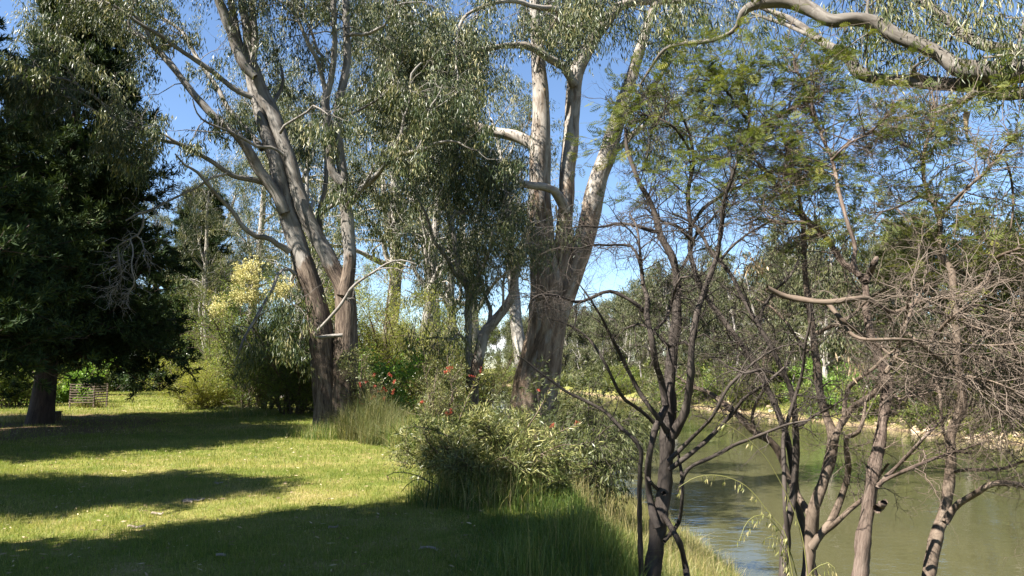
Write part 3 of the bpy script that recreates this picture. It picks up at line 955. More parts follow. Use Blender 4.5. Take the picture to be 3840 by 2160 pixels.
# ---- the gum whose limbs reach in from the upper right
base = np.array([6.6, 4.6, 0])
base[2] = ground_z(6.6, 4.6) - .1
t = thing('gum_tree', base, 'gum reaching huge bent grey limbs over the upper right', 'tree')
DR = 6.4
P = crom(np.array([[6.6, 4.6, base[2] - .3, .5], [6.55, 4.8, 0, .42], [6.2, 5.2, 2.2, .36], [5.6, 5.6, 3.6, .30], [5.0, 6.0, 4.0, .24]]), 22)
mb = MB()
tubes(mb, P[:, :3], P[:, 3], 16, np.clip(.6 - P[:, 2] * .2, 0, .6), .04)
P = crom(np.array([[6.3, 5.1, 1.6, .34], [6.5, 5.6, 3.8, .27], [6.2, 6.6, 6.2, .2], [6.6, 7.4, 9, .1]]), 20)
tubes(mb, P[:, :3], P[:, 3], 14, 0.0, .04)
mb.build('trunk', M['gum_bark'], t, smooth=True, bark=True)
L3 = [
    ([(3990, 280, 104), (3900, 268, 102), (3840, 263, 100), (3766, 272, 96), (3691, 270, 90), (3617, 260, 82), (3567, 242, 70), (3532, 210, 62), (3468, 174, 58), (3398, 149, 58), (3344, 125, 58), (3284, 88, 60), (3219, 72, 62), (3170, 75, 58), (3120, 78, 58), (3086, 65, 58), (3036, 35, 58), (2971, 8, 58), (2897, 6, 52), (2837, 18, 44), (2798, 35, 40), (2778, 62, 34), (2768, 94, 22), (2738, 124, 19), (2658, 154, 18), (2564, 164, 17), (2494, 184, 15), (2445, 248, 13), (2400, 318, 8)], DR, DR + 2.0),
    ([(3900, 350, 48), (3840, 348, 50), (3766, 352, 54), (3691, 338, 60), (3617, 316, 64), (3557, 316, 60), (3468, 310, 52), (3368, 300, 46), (3319, 298, 50), (3254, 288, 52), (3209, 260, 52), (3185, 224, 46), (3150, 194, 42), (3120, 180, 40), (3061, 144, 37), (3021, 109, 30), (2961, 70, 24), (2897, 45, 18), (2850, 30, 12)], DR + .1, DR + 2.2),
    ([(3075, 150, 20), (3006, 119, 18), (2937, 89, 16), (2877, 70, 14), (2820, 50, 9)], DR + 1.4, DR + 2.3),
    ([(3660, 340, 34), (3627, 368, 32), (3590, 388, 26), (3567, 398, 22), (3542, 412, 18), (3493, 427, 15), (3438, 422, 14), (3398, 437, 12), (3359, 447, 7)], DR + .2, DR + .6),
    ([(3400, -60, 30), (3443, 0, 34), (3493, 25, 36), (3542, 65, 40), (3592, 104, 44), (3642, 144, 46), (3691, 169, 48), (3766, 184, 50), (3840, 189, 52), (3950, 200, 56)][::-1], DR + .6, DR + 1.8),
    ([(3800, 255, 22), (3812, 200, 20), (3830, 130, 18), (3845, 60, 12), (3850, -20, 8)], DR, DR + .4),
    ([(3253, 75, 14), (3252, 40, 14), (3256, 0, 12), (3262, -60, 8)], DR + 1, DR + 1.2),
    ([(3480, 300, 26), (3440, 285, 30), (3420, 270, 24), (3440, 240, 12), (3480, 225, 6)], DR + .8, DR + .4),
    ([(3690, 215, 12), (3730, 212, 12), (3780, 203, 10), (3840, 200, 8)], DR + .1, DR - .2),
    ([(3560, 155, 10), (3580, 120, 10), (3620, 90, 8), (3640, 50, 6)], DR + .7, DR + .3),
]
paths3 = []
for pts, a, b in L3:
    pr = trace(pts, a, b, wob=.04)
    pr = (pr[0], pr[1] * .9)
    paths3.append(pr)
    multi_limb('limb', [pr], M['shaded_gum_bark'], t, k=14, lump=.055)
for (px, py, ln) in ((3622, 415, .34), (3632, 420, .28)):
    p0 = at(px, py, DR + .3)
    P = grow(p0[None], np.array([[-.12, 0, -1.0]]), ln, 6, .1)
    wv = .024 * np.linspace(1, .6, 6)
    Vv = np.stack([P[0] + np.array([1, .3, 0]) * wv[:, None], P[0] - np.array([1, .3, 0]) * wv[:, None]], 1).reshape(-1, 3)
    i = np.arange(5) * 2
    mb = MB()
    mb.add(Vv, np.stack([i, i + 1, i + 3, i + 2], -1), tone=rng.uniform(.2, .8, 5))
    mb.build('loose_bark', M['dead_leaf'], t)
tw, lf = MB(), MB()
gum_spray(tw, lf, [paths3[i] for i in (0, 1, 2, 4, 6, 9)], 4, .7, 4, .33, 8, t0=.3, drop=.42, leafL=.105, leafW=.0145, r2=.009, up=.25)
gum_spray(tw, lf, [paths3[4], paths3[5], paths3[9]], 7, .6, 5, .35, 9, t0=.1, drop=.45, leafL=.105, leafW=.0145, r2=.009, up=.35)
gum_spray(tw, lf, [paths3[3]], 6, .3, 4, .2, 7, t0=.3, drop=.3, leafL=.1, leafW=.014, r2=.005)
# crown part that hangs over the frame's top, right of the middle
cr_ = [trace([(2700, -60), (2560, -80), (2420, -70), (2250, -90)], DR + 2, DR + 3, 24, 10), trace([(3100, -40), (3250, -90), (3420, -60)], DR + 1.5, DR + 1.5, 24, 10)]
for pr in cr_:
    multi_limb('limb', [pr], M['shaded_gum_bark'], t, k=8)
gum_spray(tw, lf, [cr_[0]], 22, .6, 5, .4, 10, t0=.1, drop=.6, leafL=.115, leafW=.016, r2=.01)
gum_spray(tw, lf, [cr_[1]], 14, .6, 5, .4, 9, t0=.1, drop=.45, leafL=.11, leafW=.015, r2=.01)
tw.build('twigs', M['shaded_gum_bark'], t, smooth=True, bark=True)
lf.build('foliage', M['gum_leaf'], t)
print('overhang leaves', lf.n // 4)

# ---- the slim forked gum between them
D4 = 22.0
base = at(1775, 1575, D4)
base[2] = ground_z(base[0], base[1])
t = thing('gum_tree', base, 'slim forked gum with peeling orange base between the two big gums', 'tree')
mb = MB()
for pts in (
    [(1776, 1600, 52), (1775, 1520, 46), (1770, 1440, 44), (1764, 1380, 34), (1756, 1300, 28), (1760, 1240, 28), (1754, 1174, 28), (1760, 1110, 28), (1749, 1068, 26), (1722, 1011, 25), (1714, 962, 23), (1705, 900, 22), (1687, 830, 20), (1674, 777, 18), (1656, 724, 16), (1638, 657, 14), (1625, 600, 12), (1600, 500, 7)],
    [(1772, 1450, 40), (1786, 1390, 40), (1798, 1330, 40), (1815, 1250, 40), (1842, 1218, 38), (1886, 1165, 36), (1921, 1108, 33), (1930, 1042, 31), (1926, 1006, 29), (1912, 953, 26), (1908, 883, 24), (1905, 800, 20), (1895, 720, 15), (1900, 620, 8)],
):
    P, R = trace(pts, D4, D4 + .3, wob=0)
    tubes(mb, P, R, 12, np.clip(.75 - (P[:, 2] - 1.3) * .5, 0, .7), .04)
mb.build('trunk', M['gum_bark'], t, smooth=True, bark=True)
L4 = [
    ([(1760, 1110, 16), (1780, 1060, 15), (1802, 1020, 14), (1824, 967, 12), (1842, 909, 10), (1850, 840, 7)], D4, D4 - .6),
    ([(1745, 1065, 18), (1727, 1050, 17), (1705, 1028, 16), (1683, 980, 16), (1656, 940, 15), (1625, 900, 13), (1600, 810, 11), (1563, 737, 9), (1540, 690, 5)], D4, D4 - 1.0),
    ([(1926, 1010, 20), (1940, 990, 19), (1952, 975, 18), (1961, 909, 15), (1970, 870, 12), (1985, 830, 7)], D4 + .2, D4 - .4),
    ([(1820, 1250, 18), (1832, 1215, 17), (1840, 1165, 16), (1820, 1112, 14), (1802, 1042, 12), (1789, 953, 9), (1780, 880, 5)], D4, D4 + .8),
    ([(1765, 1300, 12), (1735, 1260, 11), (1712, 1255, 10), (1690, 1275, 9), (1650, 1265, 7), (1600, 1270, 4)], D4, D4 - .6),
    ([(1885, 1160, 10), (1888, 1110, 10), (1886, 1060, 9), (1895, 1030, 8), (1902, 1000, 4)], D4 - .1, D4 - .5),
    ([(1690, 840, 14), (1700, 790, 13), (1720, 800, 11), (1760, 790, 11), (1800, 740, 9), (1850, 700, 6)], D4, D4 + 1),
]
paths4 = []
for pts, a, b in L4:
    pr = trace(pts, a, b, wob=.05)
    paths4.append(pr)
    multi_limb('limb', [pr], M['gum_bark'], t, k=8)
tw, lf = MB(), MB()
tops = paths4 + [trace([(1705, 900), (1674, 777), (1638, 657), (1600, 500)], D4, D4 + .3, 20, 8), trace([(1912, 953), (1905, 800), (1900, 620)], D4, D4 + .3, 22, 8)]
ok4 = lambda q: ~((project(q)[1] > 960) & (project(q)[0] > 1835))
gum_spray(tw, lf, tops, 13, 1.2, 5, .7, 12, t0=.25, drop=.8, leafL=.15, leafW=.025, keep=ok4)
tw.build('twigs', M['gum_bark'], t, smooth=True, bark=True)
lf.build('foliage', M['gum_leaf'], t)


# ------------------------------------------------------------------ wattles on the bank
def rooted(P, R, base):
    return np.concatenate([[np.array(base) - [0, 0, .15]], P]), np.concatenate([[R[0] * 1.15], R])


def wattle(label, paths, base, bark, twig_spec, leaf_spec, dead_leaves=0, name='wattle_tree', lump=.05, rough=.35, main=1, twigmat=None):
    """A thin-stemmed wattle: traced stems, dense crooked twigs and feathery leaves."""
    t = thing(name, base, label, 'tree')
    mb = MB()
    paths = [rooted(*paths[0], base)] + list(paths[1:])
    for P, R in paths[:main]:
        tubes(mb, P, R, 10, rough, lump)
    mb.build('trunk', bark, t, smooth=True, bark=True)
    for P, R in paths[main:]:
        multi_limb('limb', [(P, R)], bark, t, k=7, lump=lump, rough=lambda P: np.full(len(P), rough))
    tw, lf = MB(), MB()
    for (idx, n2, L2, n3, L3, n4, t0, curl, rad) in twig_spec:
        P, R = stack([paths[i] for i in idx])
        p, T, r = along(P, R, n2, t0, 1)
        B = grow(p, side(T, .4, 1.3) + np.array([0, 0, .12]), L2 * rng.uniform(.4, 1.3, len(p)), 8, curl, (0, 0, -.02))
        R2 = taper(np.minimum(r * .6, rad * rng.uniform(.7, 1.3, len(p))), 8, .35)
        tubes(tw, B, R2, 4, rough)
        p, T, r = along(B, R2, n3, .2, 1)
        B3 = grow(p, side(T, .4, 1.3), L3 * rng.uniform(.4, 1.3, len(p)), 7, curl * 1.2, (0, 0, -.03))
        R3 = taper(np.minimum(r * .8, rad * .5), 7, .4)
        tubes(tw, B3, R3, 3, rough)
        if n4:
            p, T, r = along(B3, R3, n4, .2, 1)
            B4 = grow(p, side(T, .4, 1.3), L3 * .5 * rng.uniform(.4, 1.3, len(p)), 5, curl * 1.3, (0, 0, -.04))
            tubes(tw, B4, taper(np.minimum(r * .8, rad * .3), 5, .5), 3, rough)
    for (idx, n2, L2, n3, L3, nl, t0, LL, up) in leaf_spec:
        P, R = stack([paths[i] for i in idx])
        p, T, r = along(P, R, n2, t0, 1)
        B = grow(p, side(T, .5, 1.3) + np.array([0, 0, up]), L2 * rng.uniform(.4, 1.3, len(p)), 7, .2)
        R2 = taper(np.minimum(r * .6, .006), 7, .35)
        tubes(tw, B, R2, 4, rough)
        p, T, r = along(B, R2, n3, .25, 1)
        d = side(T, .5, 1.2)
        d[:, 2] *= .45
        B3 = grow(p, d, L3 * rng.uniform(.5, 1.3, len(p)), 6, .16, (0, 0, -.02))
        R3 = taper(np.full(len(p), .0022), 6, .5)
        tubes(tw, B3, R3, 3, rough)
        p, T, r = along(B3, R3, nl, .15, 1)
        feathers(lf, p, side(T, .5, 1.1) * np.array([1, 1, .6]), LL * rng.uniform(.7, 1.4, len(p)), 6, .12)
    tw.build('twigs', twigmat or bark, t, smooth=True, bark=True)
    if lf.n:
        lf.build('foliage', M['wattle_leaf'], t)
        print(label[:20], 'leaflets', lf.n // 4)
    return t


DB = 6.3
kp = [
    trace([(2440, 2200, 74), (2452, 2100, 62), (2461, 2030, 58), (2472, 1950, 58), (2484, 1880, 57), (2498, 1743, 55), (2506, 1591, 52), (2512, 1440, 46), (2525, 1288, 40), (2538, 1200, 36), (2539, 1120, 34), (2534, 1023, 30), (2519, 958, 28), (2484, 899, 25), (2470, 859, 23), (2455, 799, 21), (2430, 740, 20), (2400, 690, 18), (2372, 620, 16), (2350, 552, 14), (2345, 480, 9)], DB, DB + .5, wob=0),
    trace([(2520, 1640, 36), (2540, 1600, 34), (2567, 1554, 33), (2580, 1480, 30), (2590, 1402, 28), (2594, 1296, 26), (2614, 1172, 24), (2634, 1112, 23), (2668, 1018, 20), (2693, 939, 19), (2708, 824, 17), (2718, 740, 15), (2738, 690, 13), (2760, 620, 9)], DB, DB - .5),
    trace([(2465, 1980, 34), (2445, 1915, 28), (2434, 1850, 24), (2430, 1759, 23), (2440, 1680, 24), (2456, 1614, 26), (2478, 1565, 28), (2500, 1520, 24)], DB - .05, DB),
    trace([(2408, 2250, 22), (2402, 2080, 20), (2400, 1986, 19), (2398, 1870, 18), (2400, 1766, 17), (2404, 1690, 16), (2370, 1640, 15), (2331, 1607, 15), (2271, 1546, 13), (2200, 1505, 12), (2126, 1470, 11), (2060, 1420, 9), (2020, 1394, 8), (1975, 1355, 6), (1937, 1333, 4)], DB - .1, DB - .5),
    trace([(2495, 1520, 28), (2483, 1440, 25), (2460, 1364, 24), (2440, 1250, 23), (2425, 1180, 22), (2430, 1122, 20), (2415, 1080, 17), (2407, 1020, 14), (2400, 960, 10)], DB, DB - .3),
    trace([(2426, 1180, 16), (2404, 1157, 16), (2364, 1126, 15), (2324, 1104, 14), (2280, 1092, 13), (2236, 1108, 13), (2187, 1130, 12), (2147, 1130, 11), (2099, 1112, 10), (2033, 1104, 8), (1995, 1122, 6), (1975, 1170, 4)], DB - .1, DB - .9),
    trace([(2470, 870, 17), (2439, 865, 15), (2386, 847, 13), (2350, 840, 12), (2311, 839, 11), (2262, 850, 10), (2227, 852, 9), (2183, 847, 7), (2130, 860, 4)], DB + .2, DB - .3),
    trace([(2410, 1030, 14), (2399, 984, 14), (2386, 949, 13), (2368, 922, 11), (2320, 918, 10), (2275, 920, 9), (2227, 918, 7), (2160, 935, 4)], DB - .2, DB - .7),
    trace([(2500, 1620, 20), (2470, 1570, 18), (2407, 1485, 17), (2362, 1402, 16), (2316, 1310, 14), (2285, 1250, 12), (2255, 1189, 10), (2202, 1106, 7), (2160, 1050, 4)], DB, DB - .6),
    trace([(2470, 1610, 16), (2445, 1576, 15), (2390, 1530, 14), (2331, 1485, 13), (2270, 1364, 11), (2210, 1273, 9), (2134, 1219, 6), (2060, 1195, 4)], DB - .05, DB - .8),
    trace([(2505, 1730, 18), (2536, 1700, 17), (2597, 1640, 15), (2673, 1560, 14), (2719, 1470, 12), (2757, 1424, 11), (2840, 1350, 9), (2930, 1300, 6), (3020, 1290, 4)], DB, DB - .7),
    trace([(2510, 1760, 20), (2545, 1735, 19), (2635, 1665, 17), (2700, 1600, 16), (2749, 1546, 15), (2800, 1485, 13), (2870, 1440, 11), (2960, 1360, 7)], DB, DB - .3),
    trace([(2548, 1840, 15), (2562, 1790, 15), (2590, 1751, 15), (2673, 1713, 14), (2757, 1667, 13), (2800, 1652, 12), (2880, 1620, 11), (2960, 1590, 9), (3040, 1575, 5)], DB - .05, DB - .8),
    trace([(2485, 1930, 22), (2500, 1950, 22), (2529, 2000, 21), (2552, 2047, 21), (2568, 2110, 22), (2580, 2190, 24)], DB, DB - .1),
    trace([(2490, 2030, 18), (2520, 1995, 16), (2545, 1960, 15), (2556, 1900, 14), (2559, 1820, 13), (2552, 1750, 13), (2540, 1690, 12)], DB - .05, DB),
    trace([(2490, 1850, 16), (2460, 1830, 14), (2435, 1800, 12), (2420, 1770, 10)], DB, DB),
    trace([(2410, 1068, 12), (2404, 1010, 12), (2400, 950, 10), (2390, 860, 8), (2360, 800, 5)], DB - .3, DB - .3),
    trace([(2534, 1030, 14), (2560, 1000, 12), (2590, 940, 12), (2610, 880, 10), (2660, 830, 8), (2700, 780, 5)], DB + .4, DB + .8),
    trace([(2590, 1300, 16), (2560, 1280, 13), (2510, 1300, 12), (2460, 1250, 11), (2400, 1215, 9), (2340, 1235, 6)], DB - .1, DB - .2),
    trace([(2450, 1240, 12), (2500, 1190, 11), (2540, 1060, 10), (2570, 1040, 8), (2640, 1030, 5)], DB - .2, DB - .2),
]
base = at(2445, 2110, DB)
base[2] = ground_z(base[0], base[1])
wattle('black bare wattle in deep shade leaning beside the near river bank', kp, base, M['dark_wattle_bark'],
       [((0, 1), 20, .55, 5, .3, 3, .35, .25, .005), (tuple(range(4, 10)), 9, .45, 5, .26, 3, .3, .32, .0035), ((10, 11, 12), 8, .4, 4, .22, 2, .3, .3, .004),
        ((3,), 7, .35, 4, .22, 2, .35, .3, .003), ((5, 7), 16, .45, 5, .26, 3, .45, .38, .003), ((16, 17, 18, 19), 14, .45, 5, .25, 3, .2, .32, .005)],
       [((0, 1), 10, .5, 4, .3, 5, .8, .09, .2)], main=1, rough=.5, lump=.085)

D = 6.0
W2 = [
    trace([(2930, 2260, 40), (2937, 2160, 34), (2944, 2009, 30), (2960, 1940, 28), (2975, 1857, 27), (2986, 1705, 25), (2982, 1592, 23), (2971, 1478, 21), (2929, 1379, 19), (2884, 1288, 18), (2847, 1227, 18), (2788, 1122, 17), (2743, 1033, 16), (2698, 978, 15), (2668, 948, 14), (2619, 859, 12), (2574, 824, 9), (2520, 800, 5)], D, D + .3),
    trace([(2950, 2090, 22), (2956, 2020, 20), (2944, 1895, 17), (2940, 1743, 16), (2938, 1640, 16), (2960, 1560, 15), (2985, 1480, 14), (3010, 1390, 12), (3020, 1290, 11), (3040, 1200, 8), (3035, 1130, 5)], D - .05, D - .3),
    trace([(2982, 1600, 15), (3010, 1590, 13), (3050, 1560, 11), (3110, 1530, 9), (3160, 1500, 5)], D, D - .5),
    trace([(2940, 1410, 13), (2900, 1400, 12), (2850, 1385, 11), (2800, 1400, 9), (2740, 1380, 5)], D + .1, D - .3),
    trace([(2848, 1230, 12), (2860, 1160, 11), (2905, 1090, 10), (2960, 1040, 8), (3000, 960, 5)], D + .1, D + .4),
    trace([(2700, 980, 10), (2740, 930, 10), (2800, 880, 9), (2870, 840, 8), (2920, 800, 5)], D + .2, D + .5),
]
base = at(2938, 2260, D)
base[2] = ground_z(base[0], base[1])
wattle('thin dark twin stemmed wattle sapling right of the black wattle', W2, base, M['dark_wattle_bark'],
       [((0,), 26, .5, 6, .3, 3, .4, .28, .006), ((1, 2, 3, 4, 5), 12, .4, 5, .26, 3, .3, .3, .005)], [], main=2, rough=.5)

D = 6.2
W3 = [
    trace([(3022, 2270, 56), (3028, 2160, 48), (3040, 2032, 44), (3050, 1918, 42), (3096, 1781, 40), (3126, 1650, 38), (3106, 1584, 32), (3077, 1485, 29), (3058, 1326, 27), (3046, 1230, 25), (3035, 1150, 24), (3018, 1023, 21), (3016, 939, 20), (3012, 849, 18), (2998, 740, 14), (2985, 640, 9)], D, D + .4),
    trace([(3118, 1680, 28), (3140, 1620, 27), (3157, 1584, 26), (3195, 1531, 25), (3255, 1493, 24), (3293, 1462, 22), (3318, 1420, 18)], D, D - .1),
    trace([(3165, 1560, 18), (3172, 1485, 17), (3195, 1440, 16), (3270, 1386, 14), (3330, 1330, 10), (3400, 1290, 6)], D, D - .4),
    trace([(3045, 1945, 28), (3020, 1905, 26), (2990, 1857, 25), (2952, 1781, 25), (2919, 1693, 26), (2886, 1653, 26), (2838, 1627, 26), (2801, 1594, 25), (2765, 1554, 24), (2710, 1510, 22), (2655, 1470, 18), (2600, 1451, 14), (2540, 1410, 8)], D, D + .8),
    trace([(3045, 2050, 32), (3080, 2000, 30), (3119, 1950, 28), (3157, 1857, 25), (3180, 1766, 22), (3172, 1645, 19), (3195, 1632, 18), (3220, 1618, 17), (3238, 1570, 14), (3245, 1510, 10)], D - .05, D - .3),
    trace([(3080, 2005, 22), (3130, 1965, 20), (3180, 1918, 18), (3240, 1865, 16), (3285, 1800, 13), (3330, 1740, 9)], D - .1, D - .3),
    trace([(3066, 1250, 18), (3090, 1235, 15), (3150, 1210, 13), (3200, 1180, 11), (3260, 1120, 9), (3330, 1080, 5)], D + .2, D - .3),
    trace([(2835, 1625, 14), (2820, 1560, 12), (2850, 1480, 11), (2880, 1440, 10), (2860, 1380, 8), (2880, 1300, 5)], D + .4, D + .2),
    trace([(3030, 1320, 12), (2990, 1270, 11), (2950, 1210, 10), (2890, 1150, 8), (2830, 1120, 5)], D + .2, D + .6),
]
base = at(3025, 2270, D)
base[2] = ground_z(base[0], base[1])
wattle('brown smooth barked wattle forking into several stems over the water', W3, base, M['brown_wattle_bark'],
       [((0,), 24, .5, 5, .3, 3, .45, .26, .006), (tuple(range(1, 9)), 12, .45, 6, .3, 3, .4, .3, .004), ((3,), 24, .5, 6, .3, 3, .4, .3, .004)],
       [((0,), 10, .6, 5, .33, 4, .8, .085, .05)], main=1, rough=.1, lump=.075, twigmat=M['dead_twig'])

D = 5.6
W4 = [
    trace([(3215, 2270, 64), (3225, 2160, 54), (3240, 2009, 50), (3263, 1857, 48), (3286, 1721, 44), (3309, 1592, 40), (3324, 1478, 40), (3316, 1379, 38), (3290, 1330, 32), (3270, 1271, 28), (3256, 1212, 27), (3247, 1140, 26), (3243, 1060, 27), (3210, 1020, 26), (3173, 997, 24), (3138, 955, 22), (3112, 909, 21), (3070, 860, 20), (3021, 819, 19), (2971, 770, 17), (2922, 715, 15), (2880, 650, 13), (2800, 570, 8)], D, D + 1.2),
    trace([(3225, 1040, 20), (3199, 985, 19), (3208, 929, 17), (3180, 840, 15), (3160, 770, 14), (3146, 720, 14), (3120, 596, 13), (3086, 522, 12), (3046, 398, 11), (3021, 318, 10), (2981, 258, 9), (2976, 204, 7), (2937, 174, 4)], D + .4, D + 1.4),
    trace([(3290, 1830, 17), (3301, 1811, 16), (3347, 1766, 15), (3407, 1705, 14), (3461, 1645, 12), (3514, 1592, 9), (3560, 1550, 5)], D, D - .3),
    trace([(3290, 1820, 15), (3320, 1800, 15), (3392, 1766, 14), (3499, 1721, 12), (3600, 1690, 10), (3680, 1660, 5)], D - .05, D - .5),
    trace([(3246, 1060, 26), (3262, 1020, 26), (3280, 985, 24), (3286, 970, 20)], D + .3, D + .2),
    trace([(3288, 1910, 30), (3310, 1890, 26), (3320, 1880, 18)], D - .02, D - .12),
    trace([(2975, 775, 13), (2960, 720, 12), (2975, 640, 11), (2950, 560, 9), (2920, 470, 6)], D + 1.0, D + 1.4),
    trace([(3120, 600, 10), (3180, 540, 9), (3260, 500, 8), (3330, 430, 5)], D + .7, D + .6),
    trace([(3065, 860, 13), (3000, 830, 11), (2930, 840, 10), (2850, 820, 8), (2780, 850, 5)], D + .8, D + .5),
    trace([(3310, 1500, 16), (3340, 1480, 14), (3380, 1500, 12), (3420, 1470, 9)], D, D - .2),
]
base = at(3218, 2270, D)
base[2] = ground_z(base[0], base[1])
wattle('wattle with deeply cracked rough bark and broken side stub', W4, base, M['rough_wattle_bark'],
       [((0, 1), 24, .5, 6, .3, 3, .45, .26, .006), ((2, 3), 16, .45, 6, .28, 3, .3, .3, .0035), ((6, 7, 8, 9), 14, .45, 6, .3, 3, .2, .3, .004), ((0,), 20, .45, 5, .3, 3, .3, .3, .004)],
       [((0,), 14, .7, 5, .32, 6, .7, .085, .1), ((1,), 18, .65, 5, .32, 6, .32, .085, .05), ((6, 7, 8), 8, .6, 5, .33, 5, .2, .085, .05)], main=1, rough=.55, lump=.09, twigmat=M['brown_wattle_bark'])

D = 5.8
W5 = [
    trace([(3472, 2270, 54), (3483, 2160, 47), (3506, 2032, 44), (3537, 1933, 42), (3559, 1819, 37), (3567, 1705, 34), (3570, 1614, 33), (3605, 1531, 36), (3609, 1455, 33), (3593, 1364, 28), (3590, 1290, 27), (3582, 1200, 27), (3577, 1096, 26), (3568, 1015, 24), (3535, 960, 22), (3524, 900, 20), (3524, 832, 19), (3498, 753, 17), (3472, 700, 16), (3463, 661, 15), (3466, 571, 14), (3488, 497, 12), (3508, 452, 10), (3503, 388, 8), (3493, 340, 5)], D, D + .6),
    trace([(3524, 850, 15), (3532, 805, 14), (3577, 753, 13), (3634, 700, 12), (3652, 681, 12), (3696, 646, 11), (3741, 586, 9), (3816, 497, 6)], D + .3, D + .2),
    trace([(3545, 1960, 28), (3570, 1915, 25), (3597, 1888, 24), (3673, 1842, 22), (3719, 1815, 21), (3787, 1812, 20), (3840, 1823, 18), (3920, 1840, 12)], D, D - .4),
    trace([(3572, 1772, 15), (3620, 1762, 13), (3711, 1762, 12), (3772, 1755, 12), (3840, 1728, 10), (3900, 1700, 6)], D, D - .3),
    trace([(3578, 1130, 18), (3600, 1110, 17), (3647, 1096, 17), (3700, 1052, 17), (3720, 1010, 16), (3735, 970, 15), (3771, 950, 12), (3830, 930, 8)], D + .2, D - .1),
    trace([(3645, 1700, 10), (3585, 1690, 11), (3545, 1640, 12), (3530, 1560, 12), (3525, 1480, 10), (3500, 1400, 7)], D - .05, D + .2),
    trace([(3740, 585, 8), (3770, 600, 8), (3790, 660, 8), (3800, 760, 8), (3790, 860, 6)], D + .2, D + .2),
    trace([(3500, 760, 12), (3450, 735, 11), (3400, 760, 10), (3330, 790, 8), (3260, 800, 5)], D + .4, D + .8),
    trace([(3467, 600, 9), (3430, 560, 8), (3380, 540, 7), (3320, 500, 4)], D + .5, D + .7),
]
base = at(3474, 2270, D)
base[2] = ground_z(base[0], base[1])
wattle('tall grey brown wattle nearest the right frame edge with feathery crown', W5, base, M['brown_wattle_bark'],
       [((0, 1), 20, .5, 5, .3, 2, .5, .22, .005), ((2, 3, 5), 16, .5, 6, .3, 3, .25, .3, .0035), ((4, 7, 8), 14, .45, 6, .28, 3, .2, .3, .004), ((0,), 26, .5, 6, .3, 3, .3, .3, .004)],
       [((0,), 22, .75, 5, .34, 6, .62, .09, .0), ((1, 4), 13, .7, 5, .34, 6, .2, .09, .0), ((6, 7, 8), 9, .6, 5, .36, 5, .2, .085, .0)], main=1, rough=.2, lump=.075, twigmat=M['dead_twig'])

# feathery wattle standing further back whose crown fills the right
D = 7.2
W6 = [
    trace([(3990, 2280, 34), (3960, 2100, 32), (3930, 1800, 28), (3880, 1550, 25), (3810, 1330, 22), (3740, 1150, 18), (3710, 980, 13), (3720, 840, 7)], D, D + .3),
    trace([(3800, 1320, 16), (3700, 1260, 14), (3610, 1190, 12), (3520, 1120, 9), (3440, 1080, 5)], D, D + .5),
    trace([(3880, 1560, 16), (3890, 1350, 14), (3880, 1180, 12), (3900, 1000, 8)], D, D - .3),
    trace([(3890, 1600, 14), (3780, 1480, 13), (3660, 1400, 11), (3540, 1350, 8), (3420, 1330, 4)], D, D + .8),
    trace([(3920, 1760, 14), (3860, 1600, 12), (3790, 1560, 9), (3700, 1560, 5)], D, D - .4),
    trace([(3740, 1150, 14), (3660, 1060, 12), (3560, 990, 10), (3470, 960, 8), (3400, 900, 5)], D + .3, D + .9),
]
base = at(3990, 2280, D)
base[2] = ground_z(base[0], base[1]) - .3
wattle('olive feathery wattle spreading behind the right hand saplings', W6, base, M['brown_wattle_bark'],
       [((0, 1, 2, 3, 4, 5), 14, .7, 5, .35, 2, .3, .25, .007)],
       [((0, 1, 2, 5), 26, .8, 6, .4, 6, .4, .095, .05), ((3, 4), 18, .7, 6, .38, 5, .3, .095, .05)], main=1, rough=.2, twigmat=M['dead_twig'])

# second one: crown high in the middle right
D = 6.6
W7 = [
    trace([(3075, 2290, 36), (3050, 2150, 31), (2995, 1900, 27), (2950, 1640, 24), (2850, 1400, 22), (2720, 1210, 20), (2640, 1100, 19), (2590, 960, 18), (2590, 860, 17), (2580, 720, 16), (2600, 620, 14), (2590, 520, 11), (2560, 440, 8), (2540, 380, 5)], D, D + .6),
    trace([(2590, 850, 15), (2640, 780, 14), (2720, 720, 13), (2760, 620, 12), (2800, 520, 11), (2810, 400, 9), (2780, 320, 5)], D + .3, D + .5),
    trace([(2800, 450, 10), (2760, 390, 10), (2730, 350, 9), (2690, 310, 6), (2640, 300, 4)], D + .4, D + .5),
    trace([(2585, 560, 12), (2530, 480, 11), (2460, 440, 9), (2400, 430, 5)], D + .4, D + .2),
    trace([(2800, 520, 10), (2870, 460, 9), (2950, 420, 8), (3040, 380, 5)], D + .4, D + .7),
    trace([(2720, 720, 11), (2800, 690, 10), (2900, 640, 9), (3000, 620, 7), (3090, 640, 4)], D + .4, D + .8),
    trace([(2590, 900, 12), (2540, 850, 11), (2480, 830, 9), (2420, 780, 6)], D + .3, D + .1),
]
base = at(3075, 2290, D)
base[2] = ground_z(base[0], base[1]) - .3
wattle('tall slender wattle holding an airy yellow green crown against blue sky', W7, base, M['dark_wattle_bark'],
       [((0,), 30, .7, 6, .4, 3, .45, .26, .007), ((1, 2, 3, 4, 5, 6), 14, .55, 6, .35, 3, .2, .28, .006)],
       [((1, 2, 4, 5), 18, .75, 5, .34, 7, .25, .09, .0), ((0, 3), 14, .7, 5, .34, 6, .62, .09, .0)], main=1, rough=.4)

